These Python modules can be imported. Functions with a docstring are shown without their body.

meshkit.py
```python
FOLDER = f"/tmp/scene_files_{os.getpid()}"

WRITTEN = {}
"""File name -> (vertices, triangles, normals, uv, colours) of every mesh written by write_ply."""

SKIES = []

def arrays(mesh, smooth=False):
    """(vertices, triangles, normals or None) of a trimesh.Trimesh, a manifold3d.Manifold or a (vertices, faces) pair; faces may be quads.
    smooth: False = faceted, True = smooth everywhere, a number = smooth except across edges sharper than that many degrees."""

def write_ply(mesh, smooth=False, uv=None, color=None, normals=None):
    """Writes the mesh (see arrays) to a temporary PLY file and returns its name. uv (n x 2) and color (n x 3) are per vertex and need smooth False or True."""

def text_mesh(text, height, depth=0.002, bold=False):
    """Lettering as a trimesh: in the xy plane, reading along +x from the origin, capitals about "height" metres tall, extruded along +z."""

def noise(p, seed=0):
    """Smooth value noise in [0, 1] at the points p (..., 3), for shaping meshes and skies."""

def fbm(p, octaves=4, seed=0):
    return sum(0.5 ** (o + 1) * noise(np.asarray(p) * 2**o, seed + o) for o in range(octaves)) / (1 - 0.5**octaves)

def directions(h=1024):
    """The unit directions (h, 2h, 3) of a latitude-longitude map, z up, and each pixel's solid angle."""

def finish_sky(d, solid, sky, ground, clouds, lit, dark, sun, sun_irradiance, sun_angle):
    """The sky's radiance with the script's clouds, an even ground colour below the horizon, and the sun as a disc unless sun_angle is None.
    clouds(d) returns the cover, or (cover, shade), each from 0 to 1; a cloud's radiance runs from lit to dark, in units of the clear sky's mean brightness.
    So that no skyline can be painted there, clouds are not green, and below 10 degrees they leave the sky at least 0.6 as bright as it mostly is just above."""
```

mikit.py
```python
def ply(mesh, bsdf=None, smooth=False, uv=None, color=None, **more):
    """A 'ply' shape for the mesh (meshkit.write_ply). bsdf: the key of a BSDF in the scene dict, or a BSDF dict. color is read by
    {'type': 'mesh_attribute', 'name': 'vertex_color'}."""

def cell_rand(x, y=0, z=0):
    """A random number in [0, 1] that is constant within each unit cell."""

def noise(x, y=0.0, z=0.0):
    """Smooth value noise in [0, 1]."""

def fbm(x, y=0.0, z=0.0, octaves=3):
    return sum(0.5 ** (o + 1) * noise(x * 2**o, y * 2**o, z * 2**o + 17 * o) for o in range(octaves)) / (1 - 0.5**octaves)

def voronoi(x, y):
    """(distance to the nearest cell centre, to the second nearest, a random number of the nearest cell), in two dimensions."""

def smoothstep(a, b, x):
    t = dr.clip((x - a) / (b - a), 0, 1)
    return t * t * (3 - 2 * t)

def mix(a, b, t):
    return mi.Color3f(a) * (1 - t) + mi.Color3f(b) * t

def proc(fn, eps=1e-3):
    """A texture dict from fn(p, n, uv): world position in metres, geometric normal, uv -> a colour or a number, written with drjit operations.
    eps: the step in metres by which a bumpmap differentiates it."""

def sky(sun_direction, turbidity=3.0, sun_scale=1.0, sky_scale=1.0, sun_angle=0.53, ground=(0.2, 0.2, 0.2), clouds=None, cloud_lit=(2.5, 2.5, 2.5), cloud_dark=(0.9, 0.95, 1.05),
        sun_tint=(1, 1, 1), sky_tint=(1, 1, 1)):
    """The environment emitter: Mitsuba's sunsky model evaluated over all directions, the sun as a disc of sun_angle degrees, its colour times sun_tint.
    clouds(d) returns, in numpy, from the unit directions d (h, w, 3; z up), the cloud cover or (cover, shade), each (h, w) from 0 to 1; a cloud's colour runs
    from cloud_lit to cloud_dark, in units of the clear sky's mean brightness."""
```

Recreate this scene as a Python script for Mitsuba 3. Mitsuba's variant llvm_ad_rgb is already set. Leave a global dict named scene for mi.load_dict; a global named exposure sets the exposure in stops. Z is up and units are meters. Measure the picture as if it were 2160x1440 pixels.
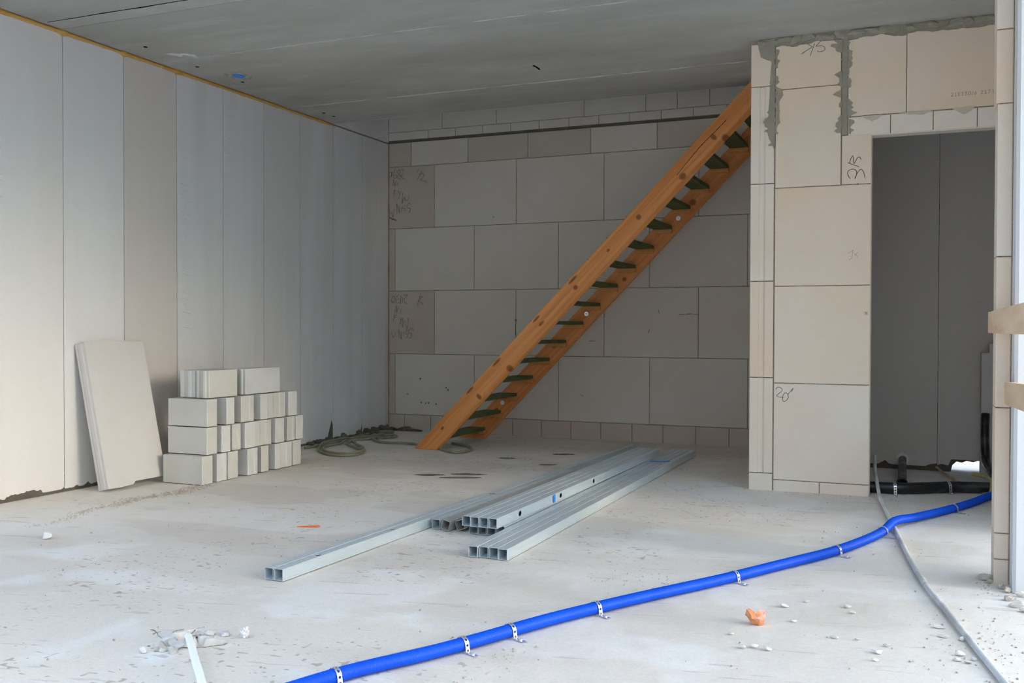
import math, random
import numpy as np
import trimesh
import mitsuba as mi
import drjit as dr
import mikit, meshkit
from mikit import noise, fbm, smoothstep, mix, proc, cell_rand
from shapely.geometry import Polygon, box as sbox
from scipy.interpolate import CubicSpline, PchipInterpolator

random.seed(5)
rng = np.random.default_rng(5)
T = mi.ScalarTransform4f
scene, labels = {'type': 'scene'}, {}

# ------------------------------------------------------------------ camera, sky, exposure
CAM = np.array([4.806, -8.315, 1.008])
yaw, pitch, roll = -0.39825, -0.01502, 0.00242
fw = np.array([math.sin(yaw) * math.cos(pitch), math.cos(yaw) * math.cos(pitch), math.sin(pitch)])
rt = np.array([math.cos(yaw), -math.sin(yaw), 0.0])
up = np.cross(rt, fw)
up = math.cos(roll) * up - math.sin(roll) * rt
scene['camera'] = {'type': 'perspective', 'fov': 2 * math.degrees(math.atan(1080 / 2056.42)), 'fov_axis': 'x', 'near_clip': 0.05, 'far_clip': 200.0,
                   'to_world': T().look_at(origin=CAM.tolist(), target=(CAM + fw).tolist(), up=up.tolist())}
exposure = 3.45
SUN_AZ, SUN_EL = math.radians(-9), math.radians(15)
SUN_DIR = [math.cos(SUN_EL) * math.cos(SUN_AZ), math.cos(SUN_EL) * math.sin(SUN_AZ), math.sin(SUN_EL)]


def cloud_cover(d):
    """broken cloud, thickening to haze on the sun's side"""
    n = meshkit.fbm(d * 2.5, 4, 3)
    toward = d @ (np.array(SUN_DIR) / np.linalg.norm(SUN_DIR))
    return np.clip((n - 0.40) * 2.2 + 0.42 + 0.45 * toward, 0.10, 0.92), np.clip((n - 0.45) * 1.5, 0, 0.6)


scene['sky'] = mikit.sky(SUN_DIR, turbidity=3.0, sun_scale=0.17, sky_scale=1.6, sun_angle=20.0, ground=(0.25, 0.25, 0.24), clouds=cloud_cover,
                         cloud_lit=(2.0, 2.3, 2.6), cloud_dark=(1.55, 1.85, 2.1), sky_tint=(0.68, 1.06, 1.58), sun_tint=(0.85, 1.0, 1.5))

# ------------------------------------------------------------------ materials


def diffuse(name, fn_or_col, bump=None, scale=0.002, eps=1e-3):
    refl = {'type': 'rgb', 'value': list(fn_or_col)} if isinstance(fn_or_col, (tuple, list)) else proc(fn_or_col)
    b = {'type': 'diffuse', 'reflectance': refl}
    if bump is not None:
        b = {'type': 'bumpmap', 'arbitrary': proc(bump, eps=eps), 'scale': scale, 'bsdf': b}
    scene[name] = {'type': 'twosided', 'bsdf': b}
    return name


def principled(name, col, rough=0.5, metallic=0.0, spec=0.4, bump=None, scale=0.001, eps=1e-3):
    c = {'type': 'rgb', 'value': list(col)} if isinstance(col, (tuple, list)) else proc(col)
    b = {'type': 'principled', 'base_color': c, 'roughness': rough, 'metallic': metallic, 'specular': spec}
    if bump is not None:
        b = {'type': 'bumpmap', 'arbitrary': proc(bump, eps=eps), 'scale': scale, 'bsdf': b}
    scene[name] = {'type': 'twosided', 'bsdf': b}
    return name


def mineral(base, warm, amount=0.25, streak=(1.5, 1.5, 1.5), speck=0.03, seed=0.0):
    """pale mineral block: cloudy tint, faint saw streaks, fine speckle"""
    def fn(p, n, uv):
        a = fbm(p.x * streak[0] + seed, p.y * streak[1] + 3.1, p.z * streak[2] + seed, 3)
        s = noise(p.x * 210 + seed, p.y * 210, p.z * 210)
        c = mix(base, warm, smoothstep(0.35, 0.75, a))
        return c * (1 + amount * (a - 0.5) + speck * (s - 0.5))
    return fn


def mineral_bump(p, n, uv):
    return fbm(p.x * 45, p.y * 45, p.z * 45, 3) + 0.25 * noise(p.x * 300, p.y * 300, p.z * 300)


PANEL = [diffuse('mat_panel_warm', mineral((0.71, 0.695, 0.675), (0.68, 0.65, 0.62), 0.10, (3, 5, 0.35), 0.03, 1.0), mineral_bump, 0.0006),
         diffuse('mat_panel_pale', mineral((0.72, 0.712, 0.70), (0.68, 0.665, 0.65), 0.10, (3, 6, 0.3), 0.03, 4.0), mineral_bump, 0.0006),
         diffuse('mat_panel_beige', mineral((0.67, 0.635, 0.595), (0.61, 0.565, 0.525), 0.12, (3, 5, 0.5), 0.03, 8.0), mineral_bump, 0.0006),
         diffuse('mat_panel_grey', mineral((0.675, 0.675, 0.67), (0.60, 0.59, 0.575), 0.13, (3, 6, 0.35), 0.03, 12.0), mineral_bump, 0.0006)]
BACK = [diffuse('mat_back_grey', mineral((0.63, 0.605, 0.55), (0.59, 0.555, 0.49), 0.10, (1.5, 1.5, 1.5), 0.04, 2.0), mineral_bump, 0.0007),
        diffuse('mat_back_beige', mineral((0.54, 0.485, 0.42), (0.50, 0.44, 0.37), 0.14, (2, 2, 2), 0.04, 5.0), mineral_bump, 0.0007)]
PART = [diffuse('mat_block_beige', mineral((0.80, 0.67, 0.54), (0.765, 0.61, 0.455), 0.10, (2.2, 2.2, 1.6), 0.03, 7.0), mineral_bump, 0.0006),
        diffuse('mat_block_pink', mineral((0.80, 0.685, 0.57), (0.765, 0.63, 0.485), 0.10, (2, 2, 2), 0.03, 11.0), mineral_bump, 0.0006),
        diffuse('mat_block_pale', mineral((0.80, 0.72, 0.62), (0.77, 0.65, 0.53), 0.10, (2, 2, 2), 0.03, 15.0), mineral_bump, 0.0006)]
LIME = [diffuse('mat_lime_a', mineral((0.61, 0.60, 0.56), (0.56, 0.55, 0.50), 0.12, (4, 4, 4), 0.04, 21.0), mineral_bump, 0.0006),
        diffuse('mat_lime_b', mineral((0.655, 0.655, 0.64), (0.60, 0.595, 0.565), 0.12, (4, 4, 4), 0.04, 25.0), mineral_bump, 0.0006),
        diffuse('mat_lime_c', mineral((0.64, 0.645, 0.63), (0.58, 0.575, 0.55), 0.12, (5, 5, 5), 0.04, 29.0), mineral_bump, 0.0006)]
diffuse('mat_slab', mineral((0.62, 0.605, 0.585), (0.60, 0.565, 0.53), 0.08, (3, 3, 2), 0.03, 33.0), mineral_bump, 0.0006)
diffuse('mat_closet', mineral((0.64, 0.615, 0.57), (0.60, 0.575, 0.53), 0.08, (2, 2, 0.6), 0.03, 37.0), mineral_bump, 0.0006)
diffuse('mat_mortar', mineral((0.36, 0.335, 0.27), (0.29, 0.27, 0.21), 0.4, (9, 9, 9), 0.15, 41.0), mineral_bump, 0.003)
diffuse('mat_mortar_smear', mineral((0.40, 0.36, 0.29), (0.33, 0.29, 0.22), 0.5, (14, 14, 14), 0.15, 43.0), mineral_bump, 0.002)
diffuse('mat_mortar_dark', mineral((0.15, 0.135, 0.11), (0.10, 0.09, 0.075), 0.5, (9, 9, 9), 0.2, 45.0), mineral_bump, 0.003)
diffuse('mat_joint', mineral((0.36, 0.32, 0.275), (0.27, 0.235, 0.20), 0.4, (6, 6, 6), 0.1, 47.0))
diffuse('mat_foam', mineral((0.62, 0.37, 0.12), (0.52, 0.28, 0.07), 0.3, (12, 12, 12), 0.05, 49.0))
diffuse('mat_foam_brown', mineral((0.40, 0.24, 0.11), (0.30, 0.17, 0.08), 0.3, (12, 12, 12), 0.05, 50.0))  # browner and darker than the top bead, for the corner seam
diffuse('mat_plaster', mineral((0.70, 0.70, 0.695), (0.67, 0.67, 0.67), 0.04, (2, 2, 2), 0.02, 51.0))
diffuse('mat_pencil', (0.10, 0.09, 0.08))
diffuse('mat_print', (0.33, 0.26, 0.21))
diffuse('mat_plain_wall', (0.62, 0.60, 0.56))
diffuse('mat_outside_ground', mineral((0.76, 0.74, 0.71), (0.68, 0.66, 0.63), 0.2, (2, 2, 2), 0.1, 53.0))


def ceiling_col(p, n, uv):
    a = fbm(p.x * 0.5, p.y * 1.6, 2.0, 4)
    b = fbm(p.x * 3.0, p.y * 9.0, 5.0, 3)
    s = noise(p.x * 90, p.y * 90, 1.0)
    c = mix((0.385, 0.38, 0.35), (0.45, 0.445, 0.415), smoothstep(0.3, 0.7, a))
    streak = smoothstep(0.60, 0.75, fbm(p.x * 1.2 + 9, p.y * 12, 8.0, 3))
    return mix(c, (0.47, 0.47, 0.45), 0.35 * streak) * (0.90 + 0.16 * b + 0.05 * s)


diffuse('mat_ceiling', ceiling_col, lambda p, n, uv: fbm(p.x * 25, p.y * 25, 0.0, 3), 0.001)
diffuse('mat_ceiling_seam', mineral((0.46, 0.455, 0.42), (0.40, 0.39, 0.355), 0.2, (8, 8, 8), 0.1, 55.0))


def floor_col(p, n, uv):
    a = fbm(p.x * 0.55 + 3, p.y * 0.8, 1.0, 4)
    b = fbm(p.x * 3.0, p.y * 3.0, 7.0, 4)
    c = mix((0.775, 0.74, 0.685), (0.70, 0.65, 0.585), smoothstep(0.35, 0.65, a))
    c = mix(c, (0.80, 0.78, 0.75), 0.7 * smoothstep(0.50, 0.70, b))
    wet = smoothstep(0.56, 0.66, fbm(p.x * 1.1 + 20, p.y * 2.0, 4.0, 4))
    c = mix(c, (0.56, 0.50, 0.44), 0.3 * wet)
    dirt = smoothstep(0.82, 0.92, noise(p.x * 45, p.y * 70, 2.0)) * smoothstep(0.50, 0.66, fbm(p.x * 1.7, p.y * 1.7, 11.0, 3))
    c = mix(c, (0.30, 0.26, 0.22), 0.6 * dirt)
    scr = smoothstep(0.76, 0.82, fbm(p.x * 5 + p.y * 2, p.y * 40 - p.x * 9, 3.0, 3))
    c = mix(c, (0.50, 0.46, 0.42), 0.5 * scr)
    return c * (0.96 + 0.08 * noise(p.x * 160, p.y * 160, 5.0))


def floor_bump(p, n, uv):
    return fbm(p.x * 9, p.y * 9, 0.0, 3) * 1.6 + fbm(p.x * 60, p.y * 60, 3.0, 3) * 0.5


diffuse('mat_floor', floor_col, floor_bump, 0.0022, 2e-3)
KNOTS = [(0.972, -0.72, .02, .012), (1.371, -0.672, .045, .012), (1.394, -0.765, .018, .03), (1.701, -0.675, .05, .012), (1.747, -0.788, .03, .03), (2.184, -0.67, .04, .01),
         (2.189, -0.725, .03, .012), (2.61, -0.67, .05, .012), (2.584, -0.728, .02, .02), (3.303, -0.712, .022, .022), (2.965, -0.716, .016, .012), (3.741, -0.745, .03, .03), (4.092, -0.712, .02, .03), (4.145, -0.785, .03, .035)]


def pine(seed, knots):
    def fn(p, n, uv):
        s, t = (p.x + p.z) * 0.70711, (p.z - p.x) * 0.70711
        w = 0.02 * fbm(s * 2.0 + seed, t * 6, p.y * 3, 2)
        g = fbm(s * 1.3 + seed, (t + w) * 60, p.y * 60, 3)
        big = fbm(s * 0.8 + seed, t * 9, p.y * 9, 2)
        c = mix((0.70, 0.295, 0.10), (0.56, 0.205, 0.055), smoothstep(0.3, 0.75, 0.6 * g + 0.4 * big))
        k = mi.Float(0)
        for (ks, kt, a, b) in knots:
            k = dr.maximum(k, 1 - smoothstep(0.55, 1.2, dr.sqrt(dr.square((s - ks) / a) + dr.square((t - kt) / b)) + 0.35 * (g - 0.5)))
        return mix(c, (0.16, 0.05, 0.012), 0.8 * k)
    return fn


principled('mat_pine_front', pine(1.0, KNOTS), 0.55, 0, 0.3)
principled('mat_pine_back', pine(5.0, [(1.1, -0.73, .02, .02), (1.9, -0.70, .025, .03), (2.75, -0.75, .02, .02), (3.6, -0.72, .03, .03)]), 0.55, 0, 0.3)
diffuse('mat_split', (0.07, 0.025, 0.01))
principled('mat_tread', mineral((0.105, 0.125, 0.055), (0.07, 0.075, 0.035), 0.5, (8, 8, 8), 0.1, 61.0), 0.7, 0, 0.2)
principled('mat_cleat', mineral((0.60, 0.29, 0.10), (0.52, 0.22, 0.07), 0.2, (4, 20, 40), 0.05, 63.0), 0.55, 0, 0.3)
principled('mat_board', mineral((0.60, 0.43, 0.28), (0.49, 0.32, 0.19), 0.3, (30, 2, 14), 0.08, 65.0), 0.7, 0, 0.2, lambda p, n, uv: fbm(p.x * 30, p.y * 8, p.z * 60, 3), 0.002)
principled('mat_zinc', lambda p, n, uv: mix((0.57, 0.64, 0.67), (0.49, 0.56, 0.59), fbm(p.x * 20, p.y * 2.5, p.z * 20, 3)), 0.45, 0.35, 0.5)
principled('mat_zinc_dusty', lambda p, n, uv: mix((0.50, 0.50, 0.46), (0.40, 0.40, 0.37), fbm(p.x * 20, p.y * 4, p.z * 20, 3)), 0.6, 0.4, 0.5)
principled('mat_strap', (0.72, 0.73, 0.74), 0.3, 0.9, 0.5)
principled('mat_blue', lambda p, n, uv: mix((0.0, 0.062, 0.56), (0.002, 0.088, 0.64), fbm(p.x * 9, p.y * 9, 1.0, 3)), 0.4, 0, 0.3)
principled('mat_tape', (0.02, 0.22, 0.75), 0.4, 0, 0.4)
principled('mat_grey_pipe', lambda p, n, uv: mix((0.55, 0.56, 0.55), (0.42, 0.42, 0.40), smoothstep(0.4, 0.7, fbm(p.x * 9, p.y * 9, 1.0, 3))), 0.5, 0, 0.4)
principled('mat_white_pipe', (0.76, 0.77, 0.77), 0.45, 0, 0.4)
principled('mat_black_pipe', lambda p, n, uv: mix((0.012, 0.013, 0.014), (0.05, 0.048, 0.045), smoothstep(0.5, 0.75, fbm(p.x * 12, p.y * 12, p.z * 12, 3))), 0.38, 0, 0.5)
principled('mat_hose', mineral((0.25, 0.26, 0.17), (0.19, 0.195, 0.125), 0.3, (12, 12, 12), 0.05, 67.0), 0.5, 0, 0.4)
principled('mat_yellow_hose', (0.36, 0.31, 0.12), 0.5, 0, 0.4)
diffuse('mat_scuff', mineral((0.27, 0.24, 0.21), (0.17, 0.15, 0.13), 0.5, (20, 20, 20), 0.2, 46.0))
diffuse('mat_brick', mineral((0.74, 0.30, 0.14), (0.78, 0.45, 0.36), 0.3, (25, 25, 25), 0.1, 69.0), mineral_bump, 0.003)
diffuse('mat_orange', (0.85, 0.17, 0.05))
diffuse('mat_chip', mineral((0.70, 0.68, 0.64), (0.60, 0.56, 0.50), 0.2, (30, 30, 30), 0.1, 71.0), mineral_bump, 0.003)
diffuse('mat_grit', mineral((0.52, 0.47, 0.40), (0.40, 0.34, 0.27), 0.4, (60, 60, 60), 0.2, 73.0))
diffuse('mat_concrete_chunk', mineral((0.64, 0.63, 0.61), (0.52, 0.51, 0.49), 0.3, (30, 30, 30), 0.1, 75.0), mineral_bump, 0.004)
diffuse('mat_hole', (0.015, 0.014, 0.013))
principled('mat_plastic_film', (0.70, 0.70, 0.70), 0.25, 0, 0.5)

# ------------------------------------------------------------------ helpers


def key(name):
    if name not in scene and not any(k.startswith(name + '__') for k in scene):
        return name
    i = 1
    while f'{name}_{i:03d}' in scene or any(k.startswith(f'{name}_{i:03d}__') for k in scene):
        i += 1
    return f'{name}_{i:03d}'


def partkey(base):
    if base not in USED:
        USED[base] = 0
        return base
    USED[base] += 1
    return f'{base}_{USED[base]:03d}'


USED = {}
ORD = ['leftmost', 'second from left', 'third from left', 'fourth from left', 'fifth from left', 'sixth from left', 'seventh from left', 'eighth from left', 'ninth from left', 'tenth from left', 'eleventh from left', 'twelfth from left', 'thirteenth from left', 'rightmost']


def ranks(pts):
    """words for the order of floor points from left to right as one stands in the room"""
    a = [math.atan2(x - CAM[0], y - CAM[1]) for x, y in pts]
    o = np.argsort(np.argsort(a))
    return ['rightmost' if k == len(pts) - 1 else ORD[k] for k in o]


def add(k, mesh, mat, label=None, cat=None, group=None, kind=None, smooth=False, to_world=None):
    k = partkey(k)
    scene[k] = mikit.ply(mesh, mat, smooth=smooth)
    if to_world is not None:
        scene[k]['to_world'] = to_world
    info = {}
    if label: info['label'] = label
    if cat: info['category'] = cat
    if group: info['group'] = group
    if kind: info['kind'] = kind
    if info: labels[k] = info
    return k


def tag(k, label, cat, group=None):
    labels[k] = {'label': label, 'category': cat}
    if group: labels[k]['group'] = group
    USED[k] = 0


def box(x0, x1, y0, y1, z0, z1):
    return trimesh.creation.box(bounds=[[x0, y0, z0], [x1, y1, z1]])


def quads(v, f):
    v = np.array(v, float)
    t = []
    for q in f:
        t.append([q[0], q[1], q[2]])
        if len(q) == 4: t.append([q[0], q[2], q[3]])
    return trimesh.Trimesh(v, np.array(t), process=False)


def front_block(a0, a1, b0, b1, depth, ch=0.004, proud=0.0):
    """block whose face lies in a plane: a along the wall, b up, face at c = -proud, body to c = depth; chamfered front edges. Coordinates (a, c, b)"""
    c0 = -proud
    v = [(a0 + ch, c0, b0 + ch), (a1 - ch, c0, b0 + ch), (a1 - ch, c0, b1 - ch), (a0 + ch, c0, b1 - ch),
         (a0, c0 + ch, b0), (a1, c0 + ch, b0), (a1, c0 + ch, b1), (a0, c0 + ch, b1),
         (a0, depth, b0), (a1, depth, b0), (a1, depth, b1), (a0, depth, b1)]
    f = [(0, 1, 2, 3), (4, 5, 1, 0), (5, 6, 2, 1), (6, 7, 3, 2), (7, 4, 0, 3), (8, 9, 5, 4), (9, 10, 6, 5), (10, 11, 7, 6), (11, 8, 4, 7), (11, 10, 9, 8)]
    return quads(v, f)


def shifted(m, d):
    m = m.copy(); m.apply_translation(d); return m


def smooth_path(pts, step, tight=False):
    p = np.array(pts, float)
    d = np.r_[0, np.cumsum(np.linalg.norm(np.diff(p, axis=0), axis=1))]
    n = max(2, int(d[-1] / step))
    t = np.linspace(0, d[-1], n + 1)
    q = PchipInterpolator(d, p)(t)
    if not tight: q[:, :2] = CubicSpline(d, p[:, :2])(t)
    return q


def tube(path, r, sides=12, caps=True):
    p = np.asarray(path, float)
    n = len(p)
    r = np.broadcast_to(np.asarray(r, float), (n,))
    tg = np.gradient(p, axis=0)
    tg /= np.linalg.norm(tg, axis=1, keepdims=True)
    ref = np.array([0, 0, 1.0]) if abs(tg[:, 2]).max() < 0.9 else np.array([1.0, 0.3, 0])
    a = np.cross(tg, ref); a /= np.linalg.norm(a, axis=1, keepdims=True)
    b = np.cross(a, tg)
    th = np.arange(sides) / sides * 2 * np.pi
    v = p[:, None] + r[:, None, None] * (np.cos(th)[None, :, None] * a[:, None] + np.sin(th)[None, :, None] * b[:, None])
    v = v.reshape(-1, 3)
    i = np.arange(n - 1)[:, None] * sides
    j = np.arange(sides)[None]
    k = (j + 1) % sides
    f = np.concatenate([np.stack([i + j, i + sides + k, i + k], -1).reshape(-1, 3), np.stack([i + j, i + sides + j, i + sides + k], -1).reshape(-1, 3)])
    f = f[:, ::-1]
    if caps:
        v = np.vstack([v, p[0], p[-1]])
        e = (n - 1) * sides
        f = np.vstack([f, [[n * sides, x, (x + 1) % sides] for x in range(sides)], [[n * sides + 1, e + (x + 1) % sides, e + x] for x in range(sides)]])
    m = trimesh.Trimesh(v, f, process=False)
    return m


def rock(size, seed, sub=2, flat=1.0):
    m = trimesh.creation.icosphere(subdivisions=sub, radius=1.0)
    v = m.vertices
    q = v + 0.0
    for i in range(13):
        d = np.random.default_rng(seed * 31 + i).normal(size=3); d /= np.linalg.norm(d)
        h = q @ d
        cut = 0.38 + 0.34 * np.random.default_rng(seed * 77 + i).random()
        q = q - np.outer(np.maximum(h - cut, 0), d)
    q *= 1 + 0.18 * (meshkit.fbm(v * 3.1 + seed, 3, seed) - 0.5)[:, None]
    q = q / np.abs(q).max(0) * np.asarray(size) * np.array([1, 1, flat])
    q[:, 2] -= q[:, 2].min() * 0.92
    return trimesh.Trimesh(q, m.faces, process=False)


def prism(poly, length, T44=None):
    m = trimesh.creation.extrude_polygon(poly, length, engine='earcut')
    if T44 is not None: m.apply_transform(T44)
    return m


XZ = np.array([[1, 0, 0, 0], [0, 0, 1, 0], [0, 1, 0, 0], [0, 0, 0, 1.0]])   # polygon (x, z), extruded along +y


def prism_xz(poly, y0, depth):
    m = prism(poly, depth, XZ)
    m.apply_translation([0, y0, 0])
    m.invert()
    return m


YZ = np.array([[0, 0, 1, 0], [1, 0, 0, 0], [0, 1, 0, 0], [0, 0, 0, 1.0]])   # polygon (y, z), extruded along +x


def prism_yz(poly, x0, depth):
    m = prism(poly, depth, YZ)
    m.apply_translation([x0, 0, 0])
    return m


def ribbon(strokes, y, w=0.0028):
    """pencil strokes (x, z) lying on a wall face that looks to -y"""
    out = []
    for st in strokes:
        p = np.array(st, float)
        if len(p) > 2:
            d = np.r_[0, np.cumsum(np.linalg.norm(np.diff(p, axis=0), axis=1))]
            p = CubicSpline(d, p)(np.linspace(0, d[-1], 4 * len(p))) if d[-1] > 0.09 and len(p) > 4 else p
        for a, b in zip(p[:-1], p[1:]):
            d = b - a; L = np.linalg.norm(d)
            if L < 1e-6: continue
            d /= L; nrm = np.array([-d[1], d[0]]) * w / 2
            q = [a - nrm - d * w / 3, b - nrm + d * w / 3, b + nrm + d * w / 3, a + nrm - d * w / 3]
            out.append(prism_xz(Polygon(q), y - 0.0006, 0.0006))
    return trimesh.util.concatenate(out)


# ------------------------------------------------------------------ the setting
H, PY = 2.7915, -2.127
X_R = 5.125            # inner face of the right-hand side openings

# floor: an uneven slab, finer round the broken-out hole
gx = np.unique(np.r_[np.linspace(-0.2, 2.3, 70), np.linspace(2.3, 3.0, 60), np.linspace(3.0, 5.6, 80)])
gy = np.unique(np.r_[np.linspace(-6.9, -6.15, 24), np.linspace(-6.15, -5.5, 60), np.linspace(-5.5, 0.1, 160)])
X, Y = np.meshgrid(gx, gy, indexing='ij')
HOLE = np.array([2.64, -5.86])
dh = np.hypot((X - HOLE[0]) * 1.0, (Y - HOLE[1]) * 1.15)
ang = np.arctan2(Y - HOLE[1], X - HOLE[0])
rim = 0.085 + 0.03 * np.sin(3 * ang + 1) + 0.02 * np.sin(7 * ang)
pp = np.stack([X, Y, 0 * X], -1)
Z = 0.0035 * (meshkit.fbm(pp * 2.2, 3, 4) - 0.5) - 0.0018
Z = np.where(dh < rim, -0.055 + 0.04 * meshkit.fbm(pp * 45, 3, 9), Z)
Z = np.where((dh >= rim) & (dh < rim * 1.7), Z + 0.006 * meshkit.fbm(pp * 40, 3, 2) * (1 - (dh - rim) / (0.7 * rim)), Z)
nx, ny = X.shape
idx = np.arange(nx * ny).reshape(nx, ny)
fq = np.stack([idx[:-1, :-1], idx[1:, :-1], idx[1:, 1:], idx[:-1, 1:]], -1).reshape(-1, 4)
add('floor', (np.stack([X, Y, Z], -1).reshape(-1, 3), fq), 'mat_floor', 'dusty pale concrete floor with stains and grit', kind='structure', smooth=True)
og = box(-40, 40, -40, 40, -0.4, -0.2)
add('ground_outside', og, 'mat_outside_ground', 'pale ground outside the building, out of view', kind='structure')  # out of view, pale to bounce daylight to ceiling and upper walls

# ceiling of cast planks; it stops short of the back wall for the stairwell
add('ceiling', box(-0.15, 5.6, -6.75, -1.06, H + 0.03, H + 0.20), 'mat_ceiling', 'grey concrete ceiling of cast planks with seams', kind='structure')
for (y0, y1) in ((-6.75, -6.4), (-6.394, -4.07), (-3.93, -3.126), (-3.120, -1.664), (-1.656, -0.99)):
    pl = box(0.0, 5.6, y0, y1, H, H + 0.06)
    add('ceiling__plank', pl, 'mat_ceiling')
st = [(0.0, -4.068), (0.0, -3.932)]
add('ceiling__joint_filling', box(0.0, 5.6, -4.066, -3.934, H + 0.002, H + 0.05), 'mat_ceiling_seam', 'pale mortar filling between two planks')


def seam(y, x0, x1, w, drop, seed):
    xs = np.linspace(x0, x1, int((x1 - x0) / 0.025))
    r = np.random.default_rng(seed)
    n1 = meshkit.fbm(np.stack([xs * 9, 0 * xs, 0 * xs], -1), 3, seed)
    keep = np.clip((n1 - 0.32) * 4, 0.08, 1)
    ww, dd = w * keep, drop * keep
    v, f = [], []
    for i, x in enumerate(xs):
        o = 0.004 * (r.random() - 0.5)
        v += [(x, y - ww[i] + o, H + 0.004), (x, y + o, H - dd[i]), (x, y + ww[i] + o, H + 0.004)]
        if i:
            a, b = 3 * (i - 1), 3 * i
            f += [(a, b, b + 1, a + 1), (a + 1, b + 1, b + 2, a + 2)]
    return quads(v, f)


add('ceiling__seam', seam(-1.660, 0.0, 5.5, 0.010, 0.006, 3), 'mat_ceiling_seam', 'thin pale ridge of cement along a plank joint')
add('ceiling__seam', seam(-3.123, 0.0, 5.5, 0.008, 0.004, 6), 'mat_ceiling_seam', 'thin pale ridge of cement along a plank joint')
add('ceiling__seam', seam(-0.992, 0.05, 3.8, 0.006, 0.003, 8), 'mat_ceiling_seam')
xs = np.linspace(0.05, 2.3, 90)
crk = np.stack([xs, -4.066 + 0.012 * (meshkit.fbm(np.stack([xs * 5, 0 * xs, 0 * xs], -1), 3, 12) - 0.5), 0 * xs + H + 0.001], -1)
add('ceiling__crack', tube(crk, 0.0022 + 0.0025 * meshkit.noise(np.stack([xs * 8, 0 * xs, 0 * xs], -1), 3), 6), 'mat_hole', 'dark jagged crack along the filled joint')
for (hx, hy) in ((0.213, -3.454), (0.192, -2.946), (0.214, -2.488), (0.182, -1.392), (0.187, -1.251)):
    c = trimesh.creation.cylinder(0.013, 0.004, sections=12); c.apply_translation([hx, hy, H])
    add('ceiling__hole', c, 'mat_hole')  # flat dark disc, shade inside the hole put into its colour
c = trimesh.creation.cylinder(0.042, 0.008, sections=20); c.apply_scale([1.0, 1.15, 1]); c.apply_translation([0.30, -2.642, H])
add('ceiling__socket_cap', c, 'mat_tape', 'blue plastic cap set in the ceiling')
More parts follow.
